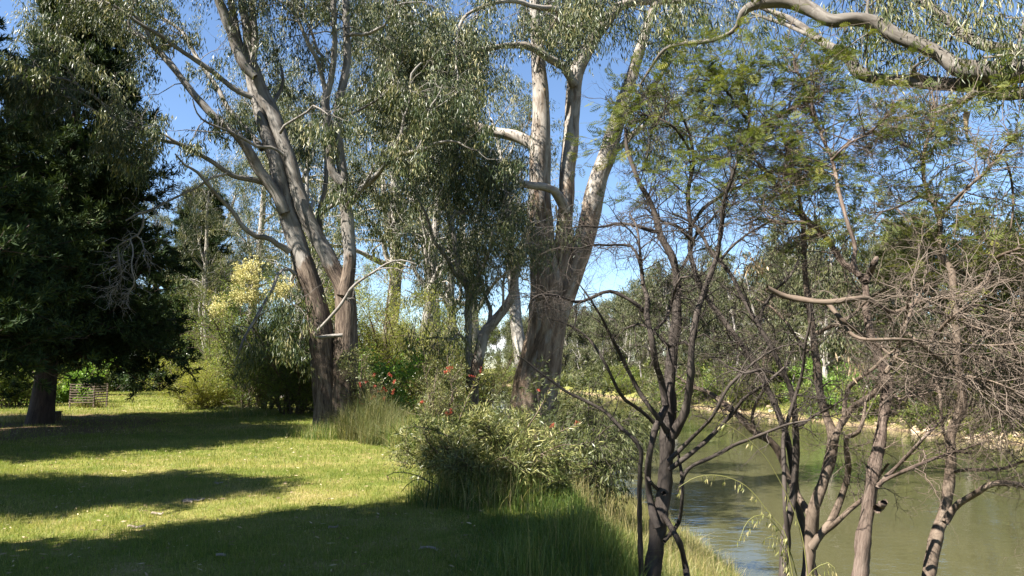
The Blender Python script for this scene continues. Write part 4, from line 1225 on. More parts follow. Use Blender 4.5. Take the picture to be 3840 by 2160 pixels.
# dead branches lying through the saplings
D = 5.3
mb_paths = [
    trace([(2876, 1079, 20), (2952, 1113, 22), (3089, 1132, 22), (3170, 1125, 22), (3248, 1117, 19), (3294, 1144, 18), (3347, 1174, 17), (3407, 1151, 14), (3480, 1120, 10), (3560, 1118, 6)], D, D - .2),
    trace([(3103, 1136, 18), (3149, 1189, 17), (3225, 1250, 15), (3270, 1280, 14), (3340, 1330, 10), (3420, 1370, 6)], D - .05, D - .1),
    trace([(3120, 1150, 15), (3180, 1240, 14), (3240, 1272, 13), (3360, 1272, 12), (3483, 1280, 11), (3600, 1290, 9), (3711, 1295, 7), (3830, 1290, 4)], D - .05, D - .4),
    trace([(3320, 1400, 17), (3331, 1386, 17), (3362, 1318, 16), (3400, 1212, 14), (3430, 1136, 12), (3483, 1060, 11)], D + .1, D - .3),
    trace([(3345, 1385, 12), (3380, 1270, 11), (3400, 1160, 9), (3425, 1080, 6)], D, D - .1),
    trace([(3490, 1280, 14), (3560, 1200, 13), (3640, 1145, 11), (3740, 1160, 9), (3840, 1185, 6)], D, D - .3),
    trace([(3400, 1245, 10), (3500, 1330, 10), (3600, 1400, 9), (3720, 1430, 8), (3840, 1480, 6)], D, D - .3),
    trace([(3480, 1330, 9), (3620, 1330, 9), (3760, 1360, 8), (3860, 1400, 5)], D + .1, D),
    trace([(3380, 1130, 8), (3540, 1180, 8), (3700, 1240, 7), (3820, 1240, 5)], D + .1, D),
    trace([(3520, 1400, 9), (3640, 1420, 9), (3740, 1500, 8), (3840, 1560, 5)], D + .1, D),
]
base = at(3100, 1140, D)
t = thing('dead_branch', base, 'tangle of bare dead branches hanging across the right hand saplings', 'branch')
for pr in mb_paths:
    multi_limb('limb', [pr], M['brown_wattle_bark'], t, k=7, lump=.06)
tw = MB()
for idx, n2, L2, n3, L3 in ((tuple(range(10)), 13, .5, 5, .28), ((5, 6, 7, 8, 9), 20, .55, 5, .28)):
    P, R = stack([mb_paths[i] for i in idx])
    p, T, r = along(P, R, n2, .2, 1)
    B = grow(p, side(T, .3, 1.1), L2 * rng.uniform(.4, 1.3, len(p)), 8, .22, (.02, 0, -.03))
    R2 = taper(np.minimum(r * .7, .0042), 8, .4)
    tubes(tw, B, R2, 4)
    p, T, r = along(B, R2, n3, .2, 1)
    B3 = grow(p, side(T, .3, 1.1), L3 * rng.uniform(.4, 1.3, len(p)), 7, .28, (0, 0, -.04))
    tubes(tw, B3, taper(np.full(len(p), .0022), 7, .5), 3)
tw.build('twigs', M['dead_twig'], t, smooth=True, bark=True)
# a clump of dead leaves caught in the twigs
for (px, py, n, lab) in ((2830, 985, 60, 'clump of dried brown leaves caught in bare twigs against blue sky'), (3190, 1350, 26, 'few dead pale leaves caught low beside the cracked wattle')):
    p0 = at(px, py, 5.9)
    lf = MB()
    Q = p0 + rng.normal(0, 1, (n, 3)) * np.array([.045, .04, .06])
    blades(lf, Q, DOWN + rng.normal(0, .35, (n, 3)), rng.uniform(.04, .09, n), rng.uniform(.01, .02, n))
    o = lf.build('dead_leaf_clump', M['dead_leaf'])
    tag(o, lab, 'dead leaves')


# ------------------------------------------------------------------ generic gums and other trees of the background
def make_gum(seed, H, r0, cb, spread, nl, leafL, leafW, k=12, lean=(0, 0), bark='pale_bark', leafmat='gum_leaf', drop=.9, nfork=9, n2=7, n3=6, n4=4, kseg=10):
    global rng
    old = rng
    rng = np.random.default_rng(seed)
    mbt, tw, lf = MB(), MB(), MB()
    S = 16
    d = unit(np.array([[lean[0], lean[1], 1.0]]))
    P = grow(np.array([[0, 0, -.3]]), d, H * .9, S, .05, (0, 0, .02))
    R = taper(np.array([r0]), S, .18)
    R[:, 0] *= 1.35
    tubes(mbt, P, R, kseg, np.clip(.6 - P[0, :, 2] * .35, 0, .6), .04)
    p, T, r = along(P, R, nfork, cb, .98)
    d = side(T, .45, 1.0) + np.array([0, 0, .25])
    frac = (p[:, 2] / H)
    L = H * spread * (1.15 - frac * .7) * rng.uniform(.6, 1.15, len(p))
    B = grow(p, d, L, 12, .16, (0, 0, .05))
    RB = taper(r * .62, 12, .15)
    tubes(mbt, B, RB, 7, 0, .04)
    p, T, r = along(B, RB, n2, .25, 1)
    B2 = grow(p, side(T, .4, 1.1) + np.array([0, 0, .1]), H * .13 * rng.uniform(.5, 1.3, len(p)), 8, .2, (0, 0, 0))
    R2 = taper(r * .6, 8, .2)
    tubes(tw, B2, R2, 4)
    p, T, r = along(B2, R2, n3, .2, 1)
    B3 = grow(p, side(T, .4, 1.2), H * .055 * rng.uniform(.5, 1.3, len(p)), 5, .3, (0, 0, -.2))
    R3 = taper(np.minimum(r * .7, .012), 5, .4)
    tubes(tw, B3, R3, 3)
    q, _, _ = along(B3, R3, n4, .3, 1)
    gum_leaves(lf, q, k, drop, leafL, leafW, sp=.16)
    a = mbt.mesh('trunk', M[bark], True, True)
    b = tw.mesh('twigs', M[bark], True, True)
    c = lf.mesh('foliage', M[leafmat])
    print('gum proto', seed, lf.n // 4)
    rng = old
    return a, b, c


def plant_tree(name, meshes, loc, rz, sc, label, cat='tree', group=None, sz=None, parts=('trunk', 'twigs', 'foliage')):
    t = thing(name, loc, label, cat, group)
    t.rotation_euler = (0, 0, rz)
    t.scale = (sc, sc, sz or sc)
    for nm, me in zip(parts, meshes):
        link(nm, me, t)
    return t


def ground_at(px, d, dz=0):
    x = float(at(px, 1380, d)[0])
    return (x, d, float(ground_z(x, d)) + dz)


G1 = make_gum(101, 22, .42, .30, .26, 9, .21, .042, k=40, drop=1.0, nfork=12, n3=3, n4=2)
G2 = make_gum(102, 24, .48, .38, .22, 9, .21, .042, k=40, lean=(.1, 0), drop=1.1, nfork=13, n3=3, n4=2)
G3 = make_gum(103, 17, .30, .22, .28, 9, .19, .038, k=36, lean=(-.12, .05), drop=.9, nfork=11, n3=3, n4=2)
bgs = [
    (G1, 1450, 37, .4, 1.0, 'white trunked gum standing behind the yellow green thicket'),
    (G2, 1290, 46, 2.2, 1.05, 'tall gum behind the fork of the two stemmed gum'),
    (G3, 1080, 40, 4.1, 1.05, 'bushy gum behind the left stem of the two stemmed gum'),
    (G1, 905, 52, 1.3, 1.0, 'gum rising behind the yellow flowering wattle'),
    (G3, 770, 47, 5.2, .92, 'low fine leafed gum between pine and flowering wattle'),
    (G2, 1640, 43, 3.6, .98, 'tall gum behind the slim forked gum'),
    (G3, 1720, 36, .9, .9, 'leafy gum hanging low behind the slim forked gum'),
    (G1, 1150, 62, 2.9, 1.1, 'farthest tall gum behind the middle of the grove'),
    (G2, 640, 64, .2, .9, 'pale double trunk gum in the gap beside the pine'),
    (G3, 560, 74, 1.9, 1.1, 'distant gum at the far lawn end beside the pine'),
    (G1, 330, 78, 3.0, .95, 'distant gum showing under the pine boughs'),
    (G2, 120, 82, 4.4, .9, 'distant gum far left behind the pine trunk'),
    (G3, 1560, 33, 2.6, .95, 'gum with drooping leaves left of the slim forked gum'),
    (G1, 1790, 47, 5.5, .95, 'gum behind the left stem of the thick river gum'),
    (G2, 1975, 41, 1.1, 1.0, 'high crowned gum behind the gap left of the thick river gum'),
    (G1, 230, 66, 2.0, .9, 'gum showing dark beyond the tree guard'),
    (G3, 420, 70, .7, 1.1, 'low crowned gum beyond the far lawn end'),
    (G3, 40, 70, 3.3, 1.1, 'low crowned gum at far left behind the pines'),
    (G1, 10, 40, 2.2, 1.1, 'gum whose crown shows at the top left corner behind the pines'),
]
for me, px, d, rz, sc, lab in bgs:
    plant_tree('gum_tree', me, ground_at(px, d, -.1), rz, sc, lab)

# ---- pines on the left
def make_pine(seed, H, Rmax, zlow, ntuft):
    global rng
    old = rng
    rng = np.random.default_rng(seed)
    mbt, tw, lf = MB(), MB(), MB()
    S = 14
    P = grow(np.array([[0, 0, -.3]]), np.array([[.02, 0, 1.0]]), H, S, .02)
    R = taper(np.array([.32]), S, .1)
    R[:, 0] *= 1.25
    tubes(mbt, P, R, 12, .5, .04)
    n = 230
    u = rng.uniform(0, 1, n) ** 1.25
    z = zlow + (H - zlow - .5) * u
    az = rng.uniform(0, 2 * PI, n)
    d = np.stack([np.cos(az), np.sin(az), rng.uniform(-.04, .3, n)], 1)
    L = Rmax * (1 - (z - zlow) / (H - zlow) * .82) * rng.uniform(.65, 1.1, n)
    p = np.stack([np.interp(z, P[0, :, 2], P[0, :, 0]), np.interp(z, P[0, :, 2], P[0, :, 1]), z], 1)
    B = grow(p, d, L, 12, .10, (0, 0, -.015))
    RB = taper(.02 + L * .006, 12, .2)
    tubes(mbt, B, RB, 6, .4)
    p, T, r = along(B, RB, 19, .12, 1)
    d = side(T, .4, 1.0)
    d[:, 2] = d[:, 2] * .6
    B2 = grow(p, d, rng.uniform(.5, 1.4, len(p)) * (1.1 - .65 * p[:, 2] / H), 6, .15, (0, 0, .07))
    R2 = taper(np.full(len(p), .012), 6, .4)
    tubes(tw, B2, R2, 4, .4)
    q, T, _ = along(B2, R2, ntuft, .2, 1)
    k = 10
    Q = np.repeat(q, k, 0) + rng.normal(0, .03, (len(q) * k, 3))
    D = np.repeat(T, k, 0) * .6 + rng.normal(0, .6, Q.shape) + np.array([0, 0, .25])
    tone = np.clip(np.repeat(rng.normal(.45, .2, len(q)), k) + rng.normal(0, .12, len(Q)), 0, 1)
    blades(lf, Q, D, rng.uniform(.14, .26, len(Q)), .036, tone)
    print('pine needles', lf.n // 4)
    out = mbt.mesh('trunk', M['pine_bark'], True, True), tw.mesh('twigs', M['pine_bark'], True, True), lf.mesh('foliage', M['pine_needle'])
    rng = old
    return out


PN = make_pine(201, 13.6, 3.9, 2.0, 8)
plant_tree('pine_tree', PN, (-13.5, 21.4, -.05), .3, 1.0, 'dark pine with thick black trunk at left lawn edge')
plant_tree('pine_tree', PN, (-12.0, 14.4, -.05), 2.1, .85, 'pine cut by the left frame edge with sunlit needle tufts')
plant_tree('pine_tree', PN, (-30, 52.0, -.05), 4.0, 1.2, 'dark pine standing behind the thick trunked pine')

plant_tree('pine_tree', PN, (-40, 54, -.05), 1.0, 1.3, 'pine filling the gap behind the two nearer pines')
plant_tree('pine_tree', PN, (-23, 53, -.05), 5.3, 1.1, 'smaller dark pine seen between the thick pine and the flowering wattle')

# ---- unseen trees: left ones throw the lawn's shade; tall ones added to block sky light
SH = make_gum(301, 17, .35, .35, .26, 9, .34, .11, k=13, drop=1.1, nfork=17, n2=8, n3=6, n4=4)
for (x, y, rz, sc, sz, lab) in ((-9.5, 1.9, .5, .52, .95, 'slender gum left of the camera that shades the front lawn'), (-12.0, .3, 1.7, .52, 1.0, 'slender gum farther left of the camera that shades the bank grass'), (-8.0, 3.05, 4.0, .44, .62, 'short gum near the left frame edge that shades the lowest lawn'),
                            (-11.0, 7.8, 2.4, .58, .46, 'small gum off to the left that shades the lawn strip'), (-17.7, 15.4, .9, .55, .95, 'slender gum off to the left that shades the middle lawn'), (-18, -6, 1.1, 1.1, 1.2, 'unseen tall gum added behind the camera on the far left to block sky light'), (-10, -9, 4.4, 1.1, .95, 'unseen tall gum added behind the camera to the left to block sky light'),
                            (-3, -9, .2, 1.3, 1.3, 'unseen tall gum added straight behind the camera to block sky light'), (4.5, -9, 2.9, 1.2, 1.2, 'unseen tall gum added behind the camera on the bank to block sky light'), (-21, 8.5, 3.6, 1.1, 1.1, 'unseen tall gum added beyond the left frame edge to block sky light'), (-24, 15, 5.6, 1.1, 1.1, 'unseen tall gum added left of the pines to block sky light')):
    plant_tree('gum_tree', SH, (x, y, -.1), rz, sc, lab, sz=sz)


# ------------------------------------------------------------------ shrubs
def shrub(name, label, base, rx, h, leafmat, bark='brown_wattle_bark', nst=12, n2=9, n3=7, L2=.25, L3=.12, k=14, sd=.1, L=.06, W=.018, wander=.14, cat='shrub', droop=0.0, flower=None, lowfill=.06, spread=1.0, smin=.22):
    t = thing(name, base, label, cat)
    b = np.array(t.location)
    st, lf = MB(), MB()
    az = rng.uniform(0, 2 * PI, nst)
    sp_ = np.sqrt(rng.uniform(0, 1, nst)) * spread
    d = np.stack([np.cos(az) * sp_ * rx / h * 1.1, np.sin(az) * sp_ * rx / h * 1.1, np.ones(nst)], 1)
    P = grow(b + np.stack([np.cos(az), np.sin(az), az * 0], 1) * .3 * rx * rng.uniform(0, 1, (nst, 1)), d, h * rng.uniform(smin, 1.05, nst), 10, wander, (0, 0, -droop * .4))
    R = taper(np.full(nst, .012 + h * .006) * rng.uniform(.7, 1.4, nst), 10, .3)
    tubes(st, P, R, 6)
    p, T, r = along(P, R, n2, lowfill, 1)
    B = grow(p, side(T, .4, 1.1), h * L2 * rng.uniform(.5, 1.3, len(p)), 7, .2, (0, 0, -droop))
    R2 = taper(r * .6, 7, .3)
    tubes(st, B, R2, 4)
    p, T, r = along(B, R2, n3, .2, 1)
    B3 = grow(p, side(T, .4, 1.1), h * L3 * rng.uniform(.5, 1.3, len(p)), 5, .25, (0, 0, -droop * 1.5))
    R3 = taper(np.maximum(r * .6, .0015), 5, .5)
    tubes(st, B3, R3, 3)
    q, T, _ = along(B3, R3, k, .05, 1)
    q = q + rng.normal(0, sd, q.shape)
    D = side(T, .3, 1.2) + DOWN * droop * 4
    tone = np.clip(np.repeat(rng.normal(.5, .18, len(p)), k) + rng.normal(0, .15, len(q)), 0, 1)
    blades(lf, q, D, L * rng.uniform(.6, 1.4, len(q)), W * rng.uniform(.7, 1.3, len(q)), tone)
    st.build('stem', M[bark], t, smooth=True, bark=True)
    lf.build('foliage', M[leafmat], t)
    return t, B3


def brush_flowers(t, pts, L, rad, n=70):
    """Bottlebrush spikes: bristles all round a short axis; each its own part."""
    for p in pts:
        d = unit(rng.normal(0, 1, 3) * np.array([1, 1, .5]) + np.array([0, 0, .5]))
        fl = MB()
        u = rng.uniform(0, 1, n)
        ax = np.asarray(p) + d * (u * L)[:, None]
        q = rng.normal(0, 1, (n, 3))
        q = unit(q - (q @ d)[:, None] * d) + d * .25
        blades(fl, ax, q, rad * rng.uniform(.7, 1.2, n), rad * .2)
        fl.build('flower', M['red_flower'], t)


# yellow flowering wattle and feathery shrubs left of the two stemmed gum
t, B3 = shrub('wattle_shrub', 'wattle shrub topped with cream yellow blossom left of the two stemmed gum', ground_at(960, 28.6), 2.3, 5.8, 'shrub_leaf', nst=26, n2=10, n3=8, k=24, sd=.11, L=.09, W=.022)
for cx, cy, n, rx_, ry_ in ((925, 1020, 30, 45, 50), (900, 1110, 16, 60, 22), (1055, 1095, 22, 45, 32), (815, 1160, 14, 24, 22), (985, 1115, 10, 60, 22)):
    for i in range(3):
        fl = MB()
        m = n // 3 + 2
        px = cx + rng.normal(0, .5, m) * rx_
        py = cy + rng.normal(0, .5, m) * ry_
        c = at(px, py, 27.0 + rng.normal(0, .35, m))
        sprigs(fl, jit(c, 7, .12), 16, .035, .045, .035)
        fl.build('blossom', M['yellow_flower'], t)
shrub('wattle_shrub', 'low feathery green shrub at the far lawn edge left of the flowering wattle', ground_at(775, 29), 2.1, 2.6, 'yellow_shrub_leaf', nst=26, n2=10, n3=8, k=22, sd=.08, L=.07, W=.018)
shrub('wattle_shrub', 'dark green feathery shrub against the left side of the two stemmed gum', ground_at(1100, 26), 1.8, 3.8, 'shrub_leaf', nst=24, n2=10, n3=8, k=24, sd=.1, L=.08, W=.02)
shrub('wattle_shrub', 'olive shrub behind the flowering wattle', ground_at(860, 33), 2.4, 5.2, 'wattle_leaf', nst=14, n2=10, n3=8, k=20, sd=.12, L=.09, W=.022)
# thicket right of the gum
shrub('wattle_shrub', 'bright yellow green feathery shrub just right of the two stemmed gum', ground_at(1400, 26), 2.0, 4.8, 'yellow_shrub_leaf', nst=24, n2=10, n3=8, k=24, sd=.11, L=.085, W=.022)
shrub('wattle_shrub', 'tall lime tinged shrub in the middle of the thicket', ground_at(1530, 27), 2.2, 4.6, 'yellow_shrub_leaf', nst=24, n2=10, n3=8, k=24, sd=.11, L=.085, W=.022)
shrub('wattle_shrub', 'rusty olive shrub left of the slim forked gum', ground_at(1640, 22.5), 1.5, 3.4, 'yellow_shrub_leaf', nst=18, n2=9, n3=8, k=16, sd=.08, L=.06, W=.014)
shrub('wattle_shrub', 'dark feathery shrub right behind the slim forked gum trunk', ground_at(1830, 30), 1.3, 3.0, 'wattle_leaf', nst=12, n2=9, n3=7, k=18, sd=.1, L=.08, W=.02)
shrub('wattle_shrub', 'green shrub behind the thicket near the white trunked gum', ground_at(1700, 31), 2.0, 4.4, 'shrub_leaf', nst=14, n2=9, n3=8, k=20, sd=.1, L=.085, W=.022)
shrub('leafy_shrub', 'fresh green broad leafed shrub among the red flowers', ground_at(1440, 20.5), .9, 2.3, 'bright_leaf', nst=12, n2=9, n3=7, k=10, sd=.07, L=.09, W=.05)
t, B3 = shrub('bottlebrush_shrub', 'red flowered bottlebrush shrub right beside the two stemmed gum', ground_at(1420, 18.8), 1.15, 2.0, 'bottlebrush_leaf', nst=14, n2=9, n3=8, k=14, sd=.05, L=.07, W=.012)
brush_flowers(t, [at(x, y, 18.0) for x, y in ((1400, 1412), (1367, 1433), (1352, 1452), (1405, 1452), (1470, 1412), (1474, 1436), (1470, 1478), (1388, 1498), (1440, 1508), (1450, 1470), (1345, 1508), (1585, 1510), (1412, 1470))], .14, .042)
t, B3 = shrub('bottlebrush_shrub', 'dull olive bottlebrush with one red flower left of the slim gum', ground_at(1620, 17.5), 1.0, 1.9, 'bottlebrush_leaf', nst=12, n2=8, n3=7, k=12, sd=.05, L=.07, W=.012)
brush_flowers(t, [at(x, y, 16.8) for x, y in ((1672, 1382), (1664, 1398), (1578, 1512))], .16, .05)
# the big front bottlebrush
t, B3 = shrub('bottlebrush_shrub', 'large front bottlebrush shrub sunlit on top and shaded below', ground_at(1860, 9.6), 1.15, 1.12, 'bottlebrush_leaf', nst=40, n2=11, n3=8, k=13, sd=.03, L=.075, W=.012, L2=.32, L3=.16, lowfill=.15, smin=.5)
brush_flowers(t, [at(x, y, 9.2) for x, y in ((1690, 1552), (1680, 1562), (2068, 1595), (2060, 1605), (2178, 1586), (2170, 1596))], .07, .022, 50)
brush_flowers(t, [at(x, y, 9.2) for x, y in ((1800, 1400), (1785, 1412), (2025, 1466), (1698, 1548))], .09, .02, 50)
sb = MB()
for pts in ([(1690, 1640), (1620, 1610), (1560, 1600), (1520, 1606)], [(1640, 1700), (1600, 1650), (1580, 1570)], [(1720, 1580), (1760, 1480), (1800, 1402)], [(1980, 1600), (2020, 1540), (2070, 1440), (2080, 1420)], [(2060, 1640), (2120, 1610), (2180, 1588)], [(1600, 1720), (1570, 1740)]):
    P, R = trace(pts, 9.3, 9.1, 6, 2)
    tubes(sb, P, R, 5)
    n = 90
    p, T, _ = along(P[None], R[None], n, .15, 1)
    lf = MB()
    blades(lf, p, side(T, .6, 1.0), rng.uniform(.05, .085, n), .011)
    lf.build('foliage', M['bottlebrush_leaf'], t)
sb.build('stem', M['brown_wattle_bark'], t, smooth=True, bark=True)
# drooping dark one over the water
shrub('weeping_shrub', 'olive weeping shrub hanging over the water behind the front bottlebrush', ground_at(2160, 14.5), 1.25, 2.3, 'weeping_leaf', bark='dark_wattle_bark', nst=22, n2=10, n3=8, k=16, sd=.06, L=.11, W=.022, droop=.14, L2=.4, L3=.22)
shrub('weeping_shrub', 'smaller weeping shrub at the foot of the river gum', ground_at(2100, 19.5), 1.1, 1.7, 'weeping_leaf', bark='dark_wattle_bark', nst=16, n2=9, n3=7, k=12, sd=.06, L=.10, W=.014, droop=.1, L2=.4, L3=.2)
# shaded leafy plant at the lower right of the bank
for px, d, h, lab in ((2680, 5.0, .42, 'dark heart leafed plant at the foot of the black wattle'), (2780, 4.7, .34, 'dark heart leafed plant right of its neighbour above the water')):
    shrub('leafy_plant', lab, ground_at(px, d), .3, h, 'dark_leaf', nst=9, n2=5, n3=4, k=3, sd=.02, L=.06, W=.045, cat='plant')
# shrubs at the end of the lawn, seen under the boughs
for i, (px, d, rx_, h, mt, lab) in enumerate((
    (420, 49, 2.6, 2.0, 'dark_leaf', 'low dark hedge bush behind the far lawn between guard and heap'), (560, 51, 3.0, 2.4, 'dark_leaf', 'dark hedge bush left of the brick heap'), (330, 50, 2.4, 2.2, 'shrub_leaf', 'green hedge bush farther behind the tree guard'),
    (760, 50, 3.0, 3.2, 'dark_leaf', 'dark hedge bush right of the brick heap'), (150, 48, 2.8, 2.6, 'dark_leaf', 'dark hedge bush behind the thick pine trunk'), (20, 50, 3.0, 2.8, 'shrub_leaf', 'hedge bush at far left behind the pines'),
    (860, 46, 3.0, 3.4, 'shrub_leaf', 'dense hedge bush behind the low feathery shrub'), (990, 44, 2.6, 3.2, 'dark_leaf', 'dark hedge bush behind the flowering wattle'),
    (60, 30, 2.0, 2.6, 'shrub_leaf', 'sunlit green shrub left of the thick pine trunk'), (230, 34, 1.7, 2.4, 'bright_leaf', 'sunlit leafy shrub just right of the thick pine trunk'),
    (300, 42, 2.4, 2.8, 'shrub_leaf', 'green shrub behind the tree guard'), (470, 56, 3.4, 3.4, 'dark_leaf', 'dark shrub at the far lawn end under the boughs'), (540, 54, 1.8, 2.6, 'yellow_shrub_leaf', 'yellow lit shrub at the far lawn end'),
    (610, 57, 3.2, 3.6, 'dark_leaf', 'dark round shrub behind the brick heap'), (690, 58, 3.0, 4.2, 'shrub_leaf', 'shrub right behind the brick heap'), (380, 62, 3.5, 4.0, 'shrub_leaf', 'tall shrub far behind the tree guard'),
    (760, 44, 2.6, 3.8, 'wattle_leaf', 'grey green shrub beyond the low feathery one'))):
    shrub('leafy_shrub', lab, ground_at(px, d), rx_, h, mt, nst=14, n2=9, n3=7, k=14, sd=.14, L=.13, W=.055)


# ------------------------------------------------------------------ far bank
FG = [make_gum(401 + i, 15, .26, cb, .24, 9, .36, .10, k=9, lean=(ln, 0), bark='pale_bark', leafmat='far_leaf', drop=1.3, nfork=15, n2=5, n3=4, n4=3, kseg=7) for i, (cb, ln) in enumerate(((.2, 0), (.3, .1), (.12, -.1), (.36, .05)))]
rr = random.Random(5)
n_far = 0
for row, (off, step, lab, hs) in enumerate(((7.5, 3.2, 'grey green gum in the front row along the far river bank', 1.1), (15, 5.0, 'taller gum in the second row along the far river bank', 1.35), (25, 5.5, 'gum in the back row beyond the far river bank', 1.35))):
    y = 34.0 + row * 3
    while y < 215:
        fx = float(np.interp(y, FY_, FARX))
        x = fx + off + rr.uniform(-2, 2.5)
        nearf = np.clip((y - 40) / 100, 0, 1)
        sc = hs * (rr.uniform(.72, 1.0) + .12 * nearf)
        if row == 0 and (rr.random() < .35 or 46 < y < 58):
            sc *= .6
        plant_tree('gum_tree', FG[rr.randrange(4)], (x, y, float(ground_z(x, y)) - .1), rr.uniform(0, 6.28), sc, lab, 'tree', ('front', 'second', 'back')[row] + ' row of gums on the far river bank')
        n_far += 1
        y += step * rr.uniform(.7, 1.3) * (1 + nearf * .8)
for i in range(46):
    x = -75 + i * 3.2 + rr.uniform(-1.5, 1.5)
    y = float(np.interp(x, FARX[::-1], FY_[::-1])) + 9 + rr.uniform(0, 30)
    plant_tree('gum_tree', FG[rr.randrange(4)], (x, y, float(ground_z(x, y)) - .2), rr.uniform(0, 6.28), rr.uniform(.95, 1.25), 'hazy gum far upstream where the river bends away', 'tree', 'distant gums at the river bend')
    n_far += 1
print('far trees', n_far)
# bright willows and scrub at the far water edge
for (px, d, rx_, h, mt, lab) in ((2740, 66, 2.6, 4.2, 'bright_leaf', 'bright green willow bush left of the pair on the far bank'), (2900, 62, 3.4, 4.0, 'bright_leaf', 'wide bright green willow bush on the far bank'), (2620, 74, 1.8, 2.8, 'wattle_leaf', 'small olive bush left of the bright willows on the far bank'),
                                 (3380, 52, 1.2, 1.6, 'shrub_leaf', 'low bush above the pale rocks on the far bank'), (3640, 47, 1.8, 2.0, 'shrub_leaf', 'green bush right of the pale rocks on the far bank'), (3080, 58, 2.4, 4.6, 'wattle_leaf', 'dark wattle bush hanging over the far bank'),
                                 (3330, 57, 2.4, 4.2, 'dark_leaf', 'dark leaning bush behind the cracked wattle on the far bank'), (2470, 92, 2.4, 3.6, 'wattle_leaf', 'olive bush on the far bank behind the black wattle'), (2330, 120, 3, 4.0, 'wattle_leaf', 'grey bush far along the opposite bank')):
    x = float(np.interp(d, FY_, FARX)) + 1.2 + (2.5 if h > 3.9 else 0)
    x = max(x, float(at(px, 1380, d)[0]))
    shrub('leafy_shrub', lab, (x, d, float(ground_z(x, d)) - .1), rx_, h, mt, nst=16, n2=9, n3=7, k=12, sd=.2, L=.26, W=.08, droop=.06 if mt == 'bright_leaf' else 0)
UB = []
for i in range(3):
    src, _ = shrub('leafy_shrub', 'olive undergrowth bush below the gums on the far river bank', (30 + i, 60, -1), 2.3, 3.6, ('wattle_leaf', 'far_leaf', 'shrub_leaf')[i], nst=15, n2=8, n3=6, k=10, sd=.25, L=.34, W=.12, lowfill=.1)
    src['group'] = 'undergrowth along the far river bank'
    UB.append(src)
y = 33.0
ui = 0
while y < 200:
    for off in (2.6, 7, 12, 19):
        x = float(np.interp(y, FY_, FARX)) + off + rr.uniform(-1.5, 1.5)
        if 43 < y < 57 and off < 6:
            continue
        loc = (x, y + rr.uniform(-1, 1), float(ground_z(x, y)) - .2)
        sc = rr.uniform(.7, 1.15) * (1 + .3 * (off > 9))
        if ui < 3:
            UB[ui].location = loc
        else:
            copy_thing(UB[rr.randrange(3)], loc, rr.uniform(0, 6.28), sc)
        ui += 1
    y += 3.0 * rr.uniform(.8, 1.2) * (1 + np.clip((y - 60) / 90, 0, 1.2))
# rocks
def rock_mesh(seed):
    r = np.random.default_rng(seed)
    import bmesh
    bm = bmesh.new()
    bmesh.ops.create_icosphere(bm, subdivisions=2, radius=1)
    ph = r.uniform(0, 6.28, 6)
    for v in bm.verts:
        c = v.co
        k = 1 + .18 * math.sin(3 * c.x + ph[0]) + .16 * math.sin(4 * c.y + ph[1]) + .14 * math.sin(5 * c.z + ph[2])
        v.co = (max(-.72, min(.78, c.x * k)) * 1.2, max(-.7, min(.75, c.y * k)), max(-.5, min(.55, c.z * k)) * .9)
    me = bpy.data.meshes.new('boulder')
    bm.to_mesh(me)
    bm.free()
    me.materials.append(M['rock'])
    return me


RK = [rock_mesh(i) for i in range(5)]
for i in range(58):
    y = rr.uniform(44, 56) if i < 44 else rr.uniform(70, 80)
    fx = float(np.interp(y, FY_, FARX))
    x = fx + rr.uniform(-.3, 2.3)
    s = rr.uniform(.16, .42)
    o = link('boulder', RK[rr.randrange(5)])
    o.location = (x, y, float(ground_z(x, y)) + s * .15)
    o.rotation_euler = (rr.uniform(-.4, .4), rr.uniform(-.4, .4), rr.uniform(0, 6.28))
    o.scale = (s, s, s)
    tag(o, 'pale tan boulder in the rocky bank facing across the river' if i < 44 else 'pale tan boulder below the bright willow bushes', 'rock', 'rocks along the far bank' if i < 44 else 'rocks below the willows')


# ------------------------------------------------------------------ grass
def grass(mb, P, H, W, lean=.35, tone=None, segs=1, facing=None):
    n = len(P)
    az = rng.uniform(0, 2 * PI, n)
    s = np.stack([np.cos(az), np.sin(az), az * 0], 1)
    b = rng.uniform(0, 2 * PI, n)
    ln = np.abs(rng.normal(0, lean, n)) * rng.choice([.5, 1.0, 1.9], n)
    dirh = np.stack([np.cos(b), np.sin(b), b * 0], 1) * ln[:, None]
    H = np.broadcast_to(H, (n,))
    W = np.broadcast_to(W, (n,))
    tone = rng.uniform(0, 1, n) if tone is None else tone
    rows = []
    for i in range(segs + 1):
        u = i / segs
        c = P + (np.array([0, 0, 1.0]) * (u - .35 * u * u * np.minimum(ln, 1)[:, None]) + dirh * u * u) * H[:, None]
        w = (W * (1 - u * .85) * .5)[:, None]
        rows.append(c + s * w)
        rows.append(c - s * w)
    V = np.stack(rows, 1)
    k = 2 * (segs + 1)
    i0 = np.arange(n)[:, None] * k
    F = np.concatenate([np.stack([i0[:, 0] + 2 * j, i0[:, 0] + 2 * j + 1, i0[:, 0] + 2 * j + 3, i0[:, 0] + 2 * j + 2], -1) for j in range(segs)])
    mb.add(V, F, tone=np.tile(tone, segs))


def on_ground(x, y):
    return np.stack([x, y, ground_z(x, y)], -1)


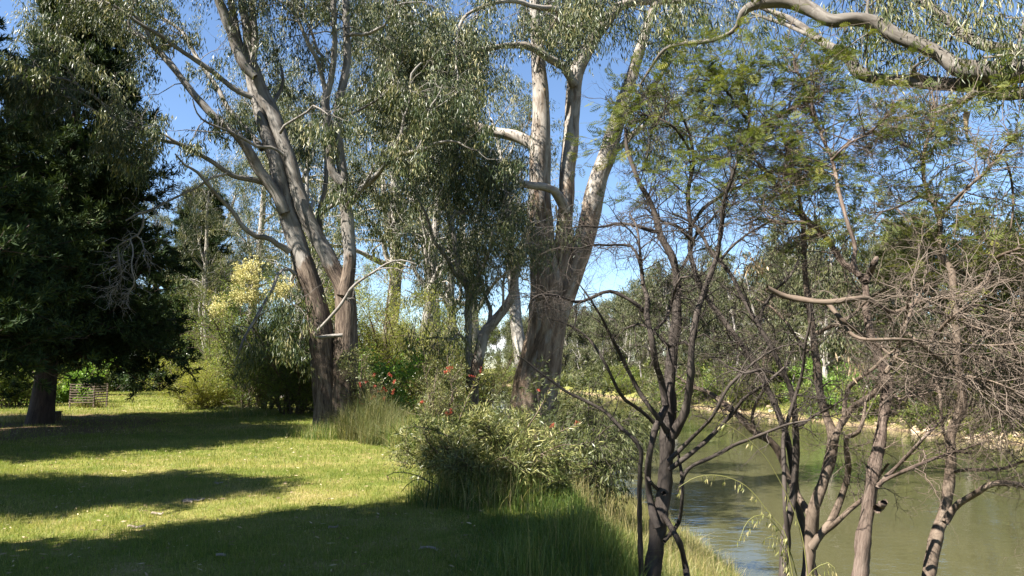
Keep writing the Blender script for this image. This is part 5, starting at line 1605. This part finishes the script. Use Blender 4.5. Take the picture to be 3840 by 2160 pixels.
mb = MB()
for (y0, y1, dens, h, w) in ((4.2, 8, 3600, .042, .004), (8, 12, 2400, .045, .005), (12, 18, 1100, .05, .007), (18, 28, 480, .055, .011), (28, 50, 130, .07, .02)):
    xl, xr = -y1 * .74, np.interp(y1, Y_, TOPX) + .5
    n = int((y1 - y0) * (xr - xl) * dens)
    x = rng.uniform(xl, xr, n)
    y = rng.uniform(y0, y1, n)
    keep = (np.abs(x) < y * .74 + .3) & ~((np.hypot(x + 16, y - 20) < 6) & (rng.uniform(0, 1, n) < .75))
    x, y = x[keep], y[keep]
    patch = fbm(x, y, 1.6, 21) * .5 + fbm(x, y, 6.0, 22) * .25
    wear = np.clip(fbm(x, y, .8, 27) * 1.2 - .35, 0, 1)
    tone = np.clip(.40 + patch * .5 + wear * .55 + rng.normal(0, .2, len(x)), 0, 1)
    h = h * (1 - .45 * wear)
    hh = h * rng.uniform(.5, 1.5, len(x)) * (1 + .5 * np.clip(fbm(x, y, 2.7, 23), -1, 1))
    grass(mb, on_ground(x, y), hh, w * rng.uniform(.7, 1.3, len(x)), .55, tone)
print('lawn blades', mb.n // 4)
tag(mb.build('lawn_grass', M['grass_blade']), 'short mown grass with straw patches over the whole lawn', 'grass', kind='stuff')

# long grass along the top of the bank and down its slope
mb = MB()
for (y0, y1, xa, xb, n, h, w) in ((3.4, 8, -1.2, 3.4, 26000, .34, .007), (8, 13, -.9, 4.6, 26000, .32, .008), (13, 24, .2, 4.7, 26000, .36, .012), (24, 40, -2.0, 3.2, 9000, .4, .02), (40, 110, -9, 0, 5000, .5, .05)):
    y = rng.uniform(y0, y1, n)
    x = rng.uniform(xa, xb, n) + np.interp(y, Y_, TOPX) * .0
    nx = np.interp(y, Y_, NEARX)
    edge = -.62 + .42 * fbm(x, y, .9, 31) if y0 < 12 else np.interp(y, Y_, TOPX) - .2
    dens = fbm(x, y, 2.3, 33)
    keep = (x < nx - .1) & (x > edge - .15) & (dens > -.75 + .3 * rng.normal(0, 1, n))
    x, y, dens = x[keep], y[keep], dens[keep]
    edge = edge[keep]
    hh = h * rng.uniform(.25, 1.3, len(x)) * np.clip(.7 + dens * .7, .3, 1.5) * np.clip((x - edge) / .9 + .15, .12, 1)
    slope = np.clip((x - np.interp(y, Y_, TOPX)) / 2.5, 0, 1)
    tone = np.clip(.27 + .2 * dens + .38 * slope + rng.normal(0, .2, len(x)), 0, 1)
    grass(mb, on_ground(x, y), hh, w * rng.uniform(.6, 1.3, len(x)), .5, tone, 3)
tag(mb.build('bank_grass', M['tall_grass']), 'long rank grass along the top and slope of the near bank', 'grass', kind='stuff')

# straw coloured seeding stalks on the lit slope
mb = MB()
n = 5200
y = rng.uniform(9, 24, n)
x = np.interp(y, Y_, TOPX) + rng.uniform(.3, 3.6, n)
keep = (x < np.interp(y, Y_, NEARX) - .2) & (fbm(x, y, 1.4, 41) > -.25)
x, y = x[keep], y[keep]
grass(mb, on_ground(x, y), rng.uniform(.25, .75, len(x)), .007, .35, None, 3)
tag(mb.build('dry_grass', M['straw']), 'straw coloured seeding grass on the sunlit bank slope', 'grass', kind='stuff')

# far bank grass
mb = MB()
n = 26000
y = rng.uniform(36, 90, n)
x = np.interp(y, FY_, FARX) + rng.uniform(.8, 16, n)
grass(mb, on_ground(x, y), rng.uniform(.15, .5, n), .06, .5, np.clip(rng.normal(.45, .2, n), 0, 1), 1)
tag(mb.build('far_bank_grass', M['tall_grass']), 'yellow green grass on the far river bank', 'grass', kind='stuff')


def tussock(label, base, rad, h, n, material, w=.009, name='grass_tussock', lean=.5):
    mb = MB()
    b = np.array(base)
    a = rng.uniform(0, 2 * PI, n)
    r = rad * np.sqrt(rng.uniform(0, 1, n))
    x, y = b[0] + r * np.cos(a), b[1] + r * np.sin(a)
    mb_ = MB()
    grass(mb_, on_ground(x, y), h * rng.uniform(.3, 1.15, n) * (1.1 - .5 * (r / rad)), w * rng.uniform(.6, 1.3, n), lean, None, 4)
    o = link(name, mb_.mesh(name, M[material], False, False, tuple(b)))
    o.location = tuple(b)
    return tag(o, label, 'grass tussock')


tussock('bright green tussock in front of the two stemmed gum base', ground_at(1235, 17.3), .62, .5, 1500, 'tall_grass')
tussock('sparse tussock left of the two stemmed gum base', ground_at(1135, 17.4), .4, .45, 350, 'tall_grass')
tussock('grey green mound of long grass right of the two stemmed gum', ground_at(1400, 17.2), .8, 1.15, 3600, 'dull_grass', w=.012)
tussock('brown dry mound of grass beside the front bottlebrush', ground_at(1480, 16.2), .75, .8, 2600, 'dull_grass', w=.010)
tussock('shaded clump of long grass left of the front bottlebrush', ground_at(1580, 15.5), .7, .8, 2400, 'tall_grass', w=.010)
tussock('long grass at the left foot of the front bottlebrush', ground_at(1640, 9.0), .35, .6, 700, 'tall_grass')
tussock('long grass inside the front bottlebrush', ground_at(1850, 9.0), .6, .7, 1500, 'tall_grass')
tussock('low grass clump at the lawn edge under the flowering wattle', ground_at(900, 25), 1.3, .45, 2200, 'tall_grass', w=.014)
tussock('weedy tussock inside the tree guard', ground_at(345, 30), .5, .5, 500, 'straw', w=.014)
tussock('dry grass at the foot of the thick pine trunk', ground_at(110, 22.8), 1.2, .35, 900, 'straw', w=.012)


# ------------------------------------------------------------------ oats in the foreground
def oat(label, pts, d0, d1, n, L=.026, hang=.03):
    base = at(pts[0][0], pts[0][1], d0)
    t = thing('wild_oat', base, label, 'grass stalk')
    P, R = trace(pts, d0, d1, 5.0, 2.0, wob=0)
    st = MB()
    tubes(st, P, R, 5)
    lf = MB()
    p, T, _ = along(P[None], R[None], n, .38, 1.0)
    q = p + DOWN * rng.uniform(.2, 1, (n, 1)) * hang + rng.normal(0, .008, (n, 3))
    tubes(st, np.stack([p, (p + q) / 2 + np.array([0, 0, .004]), q], 1), np.full((n, 3), .0006), 3)
    for s in (0, 1, 2):
        blades(lf, q, DOWN + T * .35 + rng.normal(0, .22, (n, 3)), L * rng.uniform(.8, 1.2, n), L * .2, fat=.35)
    stm = st.mesh('stem', M['oat'], True, False, tuple(t.location))
    link('stem', stm, t)
    lf.build('seed_head', M['oat'], t)


oat('pale wild oat arching left in front of the black wattle', [(2985, 2230), (2960, 2090), (2942, 1994), (2887, 1929), (2831, 1855), (2775, 1808), (2692, 1782), (2608, 1790), (2545, 1828)], 3.4, 3.4, 22)
oat('wild oat with dense pale spikelets before the forking brown wattle', [(3010, 2250), (2960, 2060), (2900, 1960), (2850, 1930), (2800, 1960), (2772, 2030)], 3.5, 3.3, 26)
oat('short wild oat at the bottom edge below the forking wattle', [(2960, 2260), (2955, 2130), (2935, 2050), (2900, 2010), (2870, 2020)], 3.3, 3.2, 20)
oat('wild oat leaning right beside the cracked bark wattle', [(2990, 2260), (3030, 2160), (3075, 2120), (3110, 2110), (3130, 2130)], 3.4, 3.3, 16)
oat('thin bleached oat straw hanging over the river at centre right', [(3040, 2250), (3000, 1980), (2900, 1760), (2820, 1660), (2740, 1600), (2690, 1582)], 3.7, 3.6, 9, L=.03)
oat('bleached oat in front of the shaded bank grass', [(1990, 2230), (1985, 2030), (1975, 1900), (1990, 1840), (2030, 1830)], 5.2, 5.2, 14, L=.03)

# thin weed stalk with hanging seeds by the bottlebrush
t = thing('weed_stalk', at(1580, 1900, 8.2), 'thin bent dark weed stalk on the sunlit lawn beside the bottlebrush', 'weed')
st = MB()
for pts in ([(1598, 1900, 6), (1606, 1850, 6), (1612, 1810, 5), (1600, 1800, 4), (1560, 1782, 4), (1520, 1772, 3), (1480, 1772, 3), (1450, 1785, 2)], [(1640, 1910, 6), (1645, 1860, 5), (1650, 1830, 4), (1620, 1810, 4), (1570, 1795, 3), (1530, 1815, 3), (1505, 1845, 2)]):
    P, R = trace(pts, 8.2, 8.1, wob=0)
    tubes(st, P, R, 4)
link('stem', st.mesh('stem', M['dark_leaf'], True, False, tuple(t.location)), t)
lf = MB()
Q = at(rng.uniform(1450, 1560, 16), rng.uniform(1775, 1795, 16), 8.15)
blades(lf, Q, DOWN + rng.normal(0, .1, Q.shape), .06, .007)
lf.build('seed_head', M['dark_leaf'], t)


# ------------------------------------------------------------------ small things on the lawn
def box(mb, c, s, rz=0.0):
    c = np.asarray(c, float)
    x, y, z = np.asarray(s, float) / 2
    V = np.array([[-x, -y, -z], [x, -y, -z], [x, y, -z], [-x, y, -z], [-x, -y, z], [x, -y, z], [x, y, z], [-x, y, z]])
    ca, sa = math.cos(rz), math.sin(rz)
    V = V @ np.array([[ca, sa, 0], [-sa, ca, 0], [0, 0, 1]]) + c
    mb.add(V, [[0, 3, 2, 1], [4, 5, 6, 7], [0, 1, 5, 4], [1, 2, 6, 5], [2, 3, 7, 6], [3, 0, 4, 7]])


b = np.array(ground_at(212, 22.6))
t = thing('wooden_box', b, 'small dark wooden box on the lawn beside the thick pine trunk', 'box')
m_ = MB()
for sx_ in (-.15, .15):
    box(m_, b + np.array([sx_, 0, .12]), (.02, .28, .26))
for sy_ in (-.14, .14):
    box(m_, b + np.array([0, sy_, .12]), (.28, .02, .25))
m_.build('side_panel', M['old_wood'], t)
m_ = MB()
box(m_, b + np.array([0, 0, .267]), (.37, .34, .025))
m_.build('lid', M['stake_wood'], t)

# tree guard with young tree
b = np.array(ground_at(340, 30))
t = thing('tree_guard', b, 'square wooden slat tree guard round a young tree on the far lawn', 'tree guard')
w_ = .47
for sx_ in (-1, 1):
    for sy_ in (-1, 1):
        m_ = MB()
        box(m_, b + np.array([sx_ * w_, sy_ * w_, .45]), (.05, .05, 1.0), .1)
        m_.build('stake', M['stake_wood'], t)
for sx_, sy_ in ((0, -1), (0, 1), (-1, 0), (1, 0)):
    m_ = MB()
    for z in np.linspace(.22, .92, 8):
        ln = 2 * w_ if sx_ == 0 else .02
        box(m_, b + np.array([sx_ * (w_ + .03), sy_ * (w_ + .03), z]), (2 * w_ + .08 if sx_ == 0 else .02, .02 if sx_ == 0 else 2 * w_ + .08, .03))
    m_.build('slat_panel', M['stake_wood'], t)
shrub('young_tree', 'young leafy tree growing inside the slat tree guard', ground_at(345, 30), .3, 1.3, 'bright_leaf', nst=3, n2=6, n3=4, k=6, sd=.05, L=.12, W=.06, cat='tree')

# low brick heap at the far end of the lawn
b = np.array(ground_at(692, 51))
t = thing('brick_heap', b, 'low heap of red bricks at the far end of the lawn', 'bricks')
m_ = MB()
for i in range(70):
    u, v = rr.uniform(-.55, .55), rr.uniform(-.3, .3)
    hz = max(0, .55 - abs(u) * .6 - abs(v) * .5)
    box(m_, b + np.array([u, v, rr.uniform(.03, .06 + hz)]), (.23, .11, .076), rr.uniform(-.5, .5))
m_.build('bricks', M['brick'], t)
m_ = MB()
box(m_, b + np.array([.42, -.1, .2]), (.3, .3, .4), .2)
m_.build('pillar', M['brick'], t)

# green bin on the far bank
x = float(at(3655, 1400, 64)[0])
b = np.array([x, 64, float(ground_z(x, 64))])
t = thing('rubbish_bin', b, 'dark green bin among the trees on the far bank', 'bin')
m_ = MB()
tubes(m_, np.array([b + [0, 0, z] for z in (0, .3, .7, 1.0)]), np.array([.3, .32, .34, .35]), 12)
link('body', m_.mesh('body', M['green_paint'], True, False, tuple(t.location)), t)
m_ = MB()
tubes(m_, np.array([b + [0, 0, z] for z in (1.0, 1.06, 1.12, 1.14)]), np.array([.38, .37, .22, .01]), 12)
link('lid', m_.mesh('lid', M['green_paint'], True, False, tuple(t.location)), t)


# fallen bark and leaves on the lawn
def litter(px, py, L, W, rz, label, name='bark_strip', mt='litter'):
    d = CAMH * FPX / (py - HORY)
    x = float(at(px, py, d)[0])
    S = 7
    u = np.linspace(-.5, .5, S)
    cx, cy_ = x + u * L * math.cos(rz) + .02 * np.sin(u * 9), d + u * L * math.sin(rz)
    z = ground_z(cx, cy_) + .012 + .018 * np.abs(np.sin(u * 5 + px))
    wv = W * .5 * np.sqrt(np.maximum(1 - (2 * u) ** 2, .03))
    nx_, ny_ = -math.sin(rz), math.cos(rz)
    rows = [np.stack([cx + nx_ * wv * s, cy_ + ny_ * wv * s, z + (.012 if s == 0 else 0)], -1) for s in (-1, 0, 1)]
    V = np.stack(rows, 1)
    V = np.concatenate([V.reshape(-1, 3), V.reshape(-1, 3) - np.array([0, 0, .006])])
    F = []
    for i in range(S - 1):
        for j in range(2):
            a = i * 3 + j
            F.append([a, a + 1, a + 4, a + 3])
            F.append([a + 3 * S, a + 3 + 3 * S, a + 4 + 3 * S, a + 1 + 3 * S])
    m_ = MB()
    m_.add(V, F)
    o = link(name, m_.mesh(name, M[mt], True, False, (x, d, 0)))
    o.location = (x, d, 0)
    tag(o, label, 'bark')


litter(725, 1865, .3, .09, .35, 'widest pale curl of bark on the sunlit grass strip')
litter(705, 1872, .18, .03, -.3, 'thin sliver crossing the widest pale curl of bark')
litter(512, 1962, .2, .035, .3, 'pale bark strip near the shadow edge on the sunlit grass')
litter(590, 1913, .17, .03, .1, 'small pale bark strip between the two larger pieces on sunlit grass')
litter(820, 1806, .16, .05, 0, 'small flat pale bark piece before the two stemmed gum')
litter(828, 2072, .12, .025, .2, 'lone pale leaf strip on the shaded front lawn')
litter(1610, 2040, .24, .02, -.5, 'thin pale stick in the shaded grass beside the bank')
litter(1250, 1965, .16, .02, .9, 'dull bark sliver on the shaded middle lawn')
mb = MB()
n = 2600
y = rng.uniform(4.6, 20, n)
x = rng.uniform(-1, 1, n) * y * .7
k_ = x < np.interp(y, Y_, TOPX) - 1
x, y = x[k_], y[k_]
Q = on_ground(x, y) + np.array([0, 0, .03])
D_ = rng.normal(0, 1, Q.shape) * np.array([1, 1, .15])
blades(mb, Q, D_, rng.uniform(.03, .09, len(x)), rng.uniform(.008, .018, len(x)))
tag(mb.build('leaf_litter', M['dead_leaf']), 'scattered dry gum leaves lying in the lawn', 'leaf litter', kind='stuff')
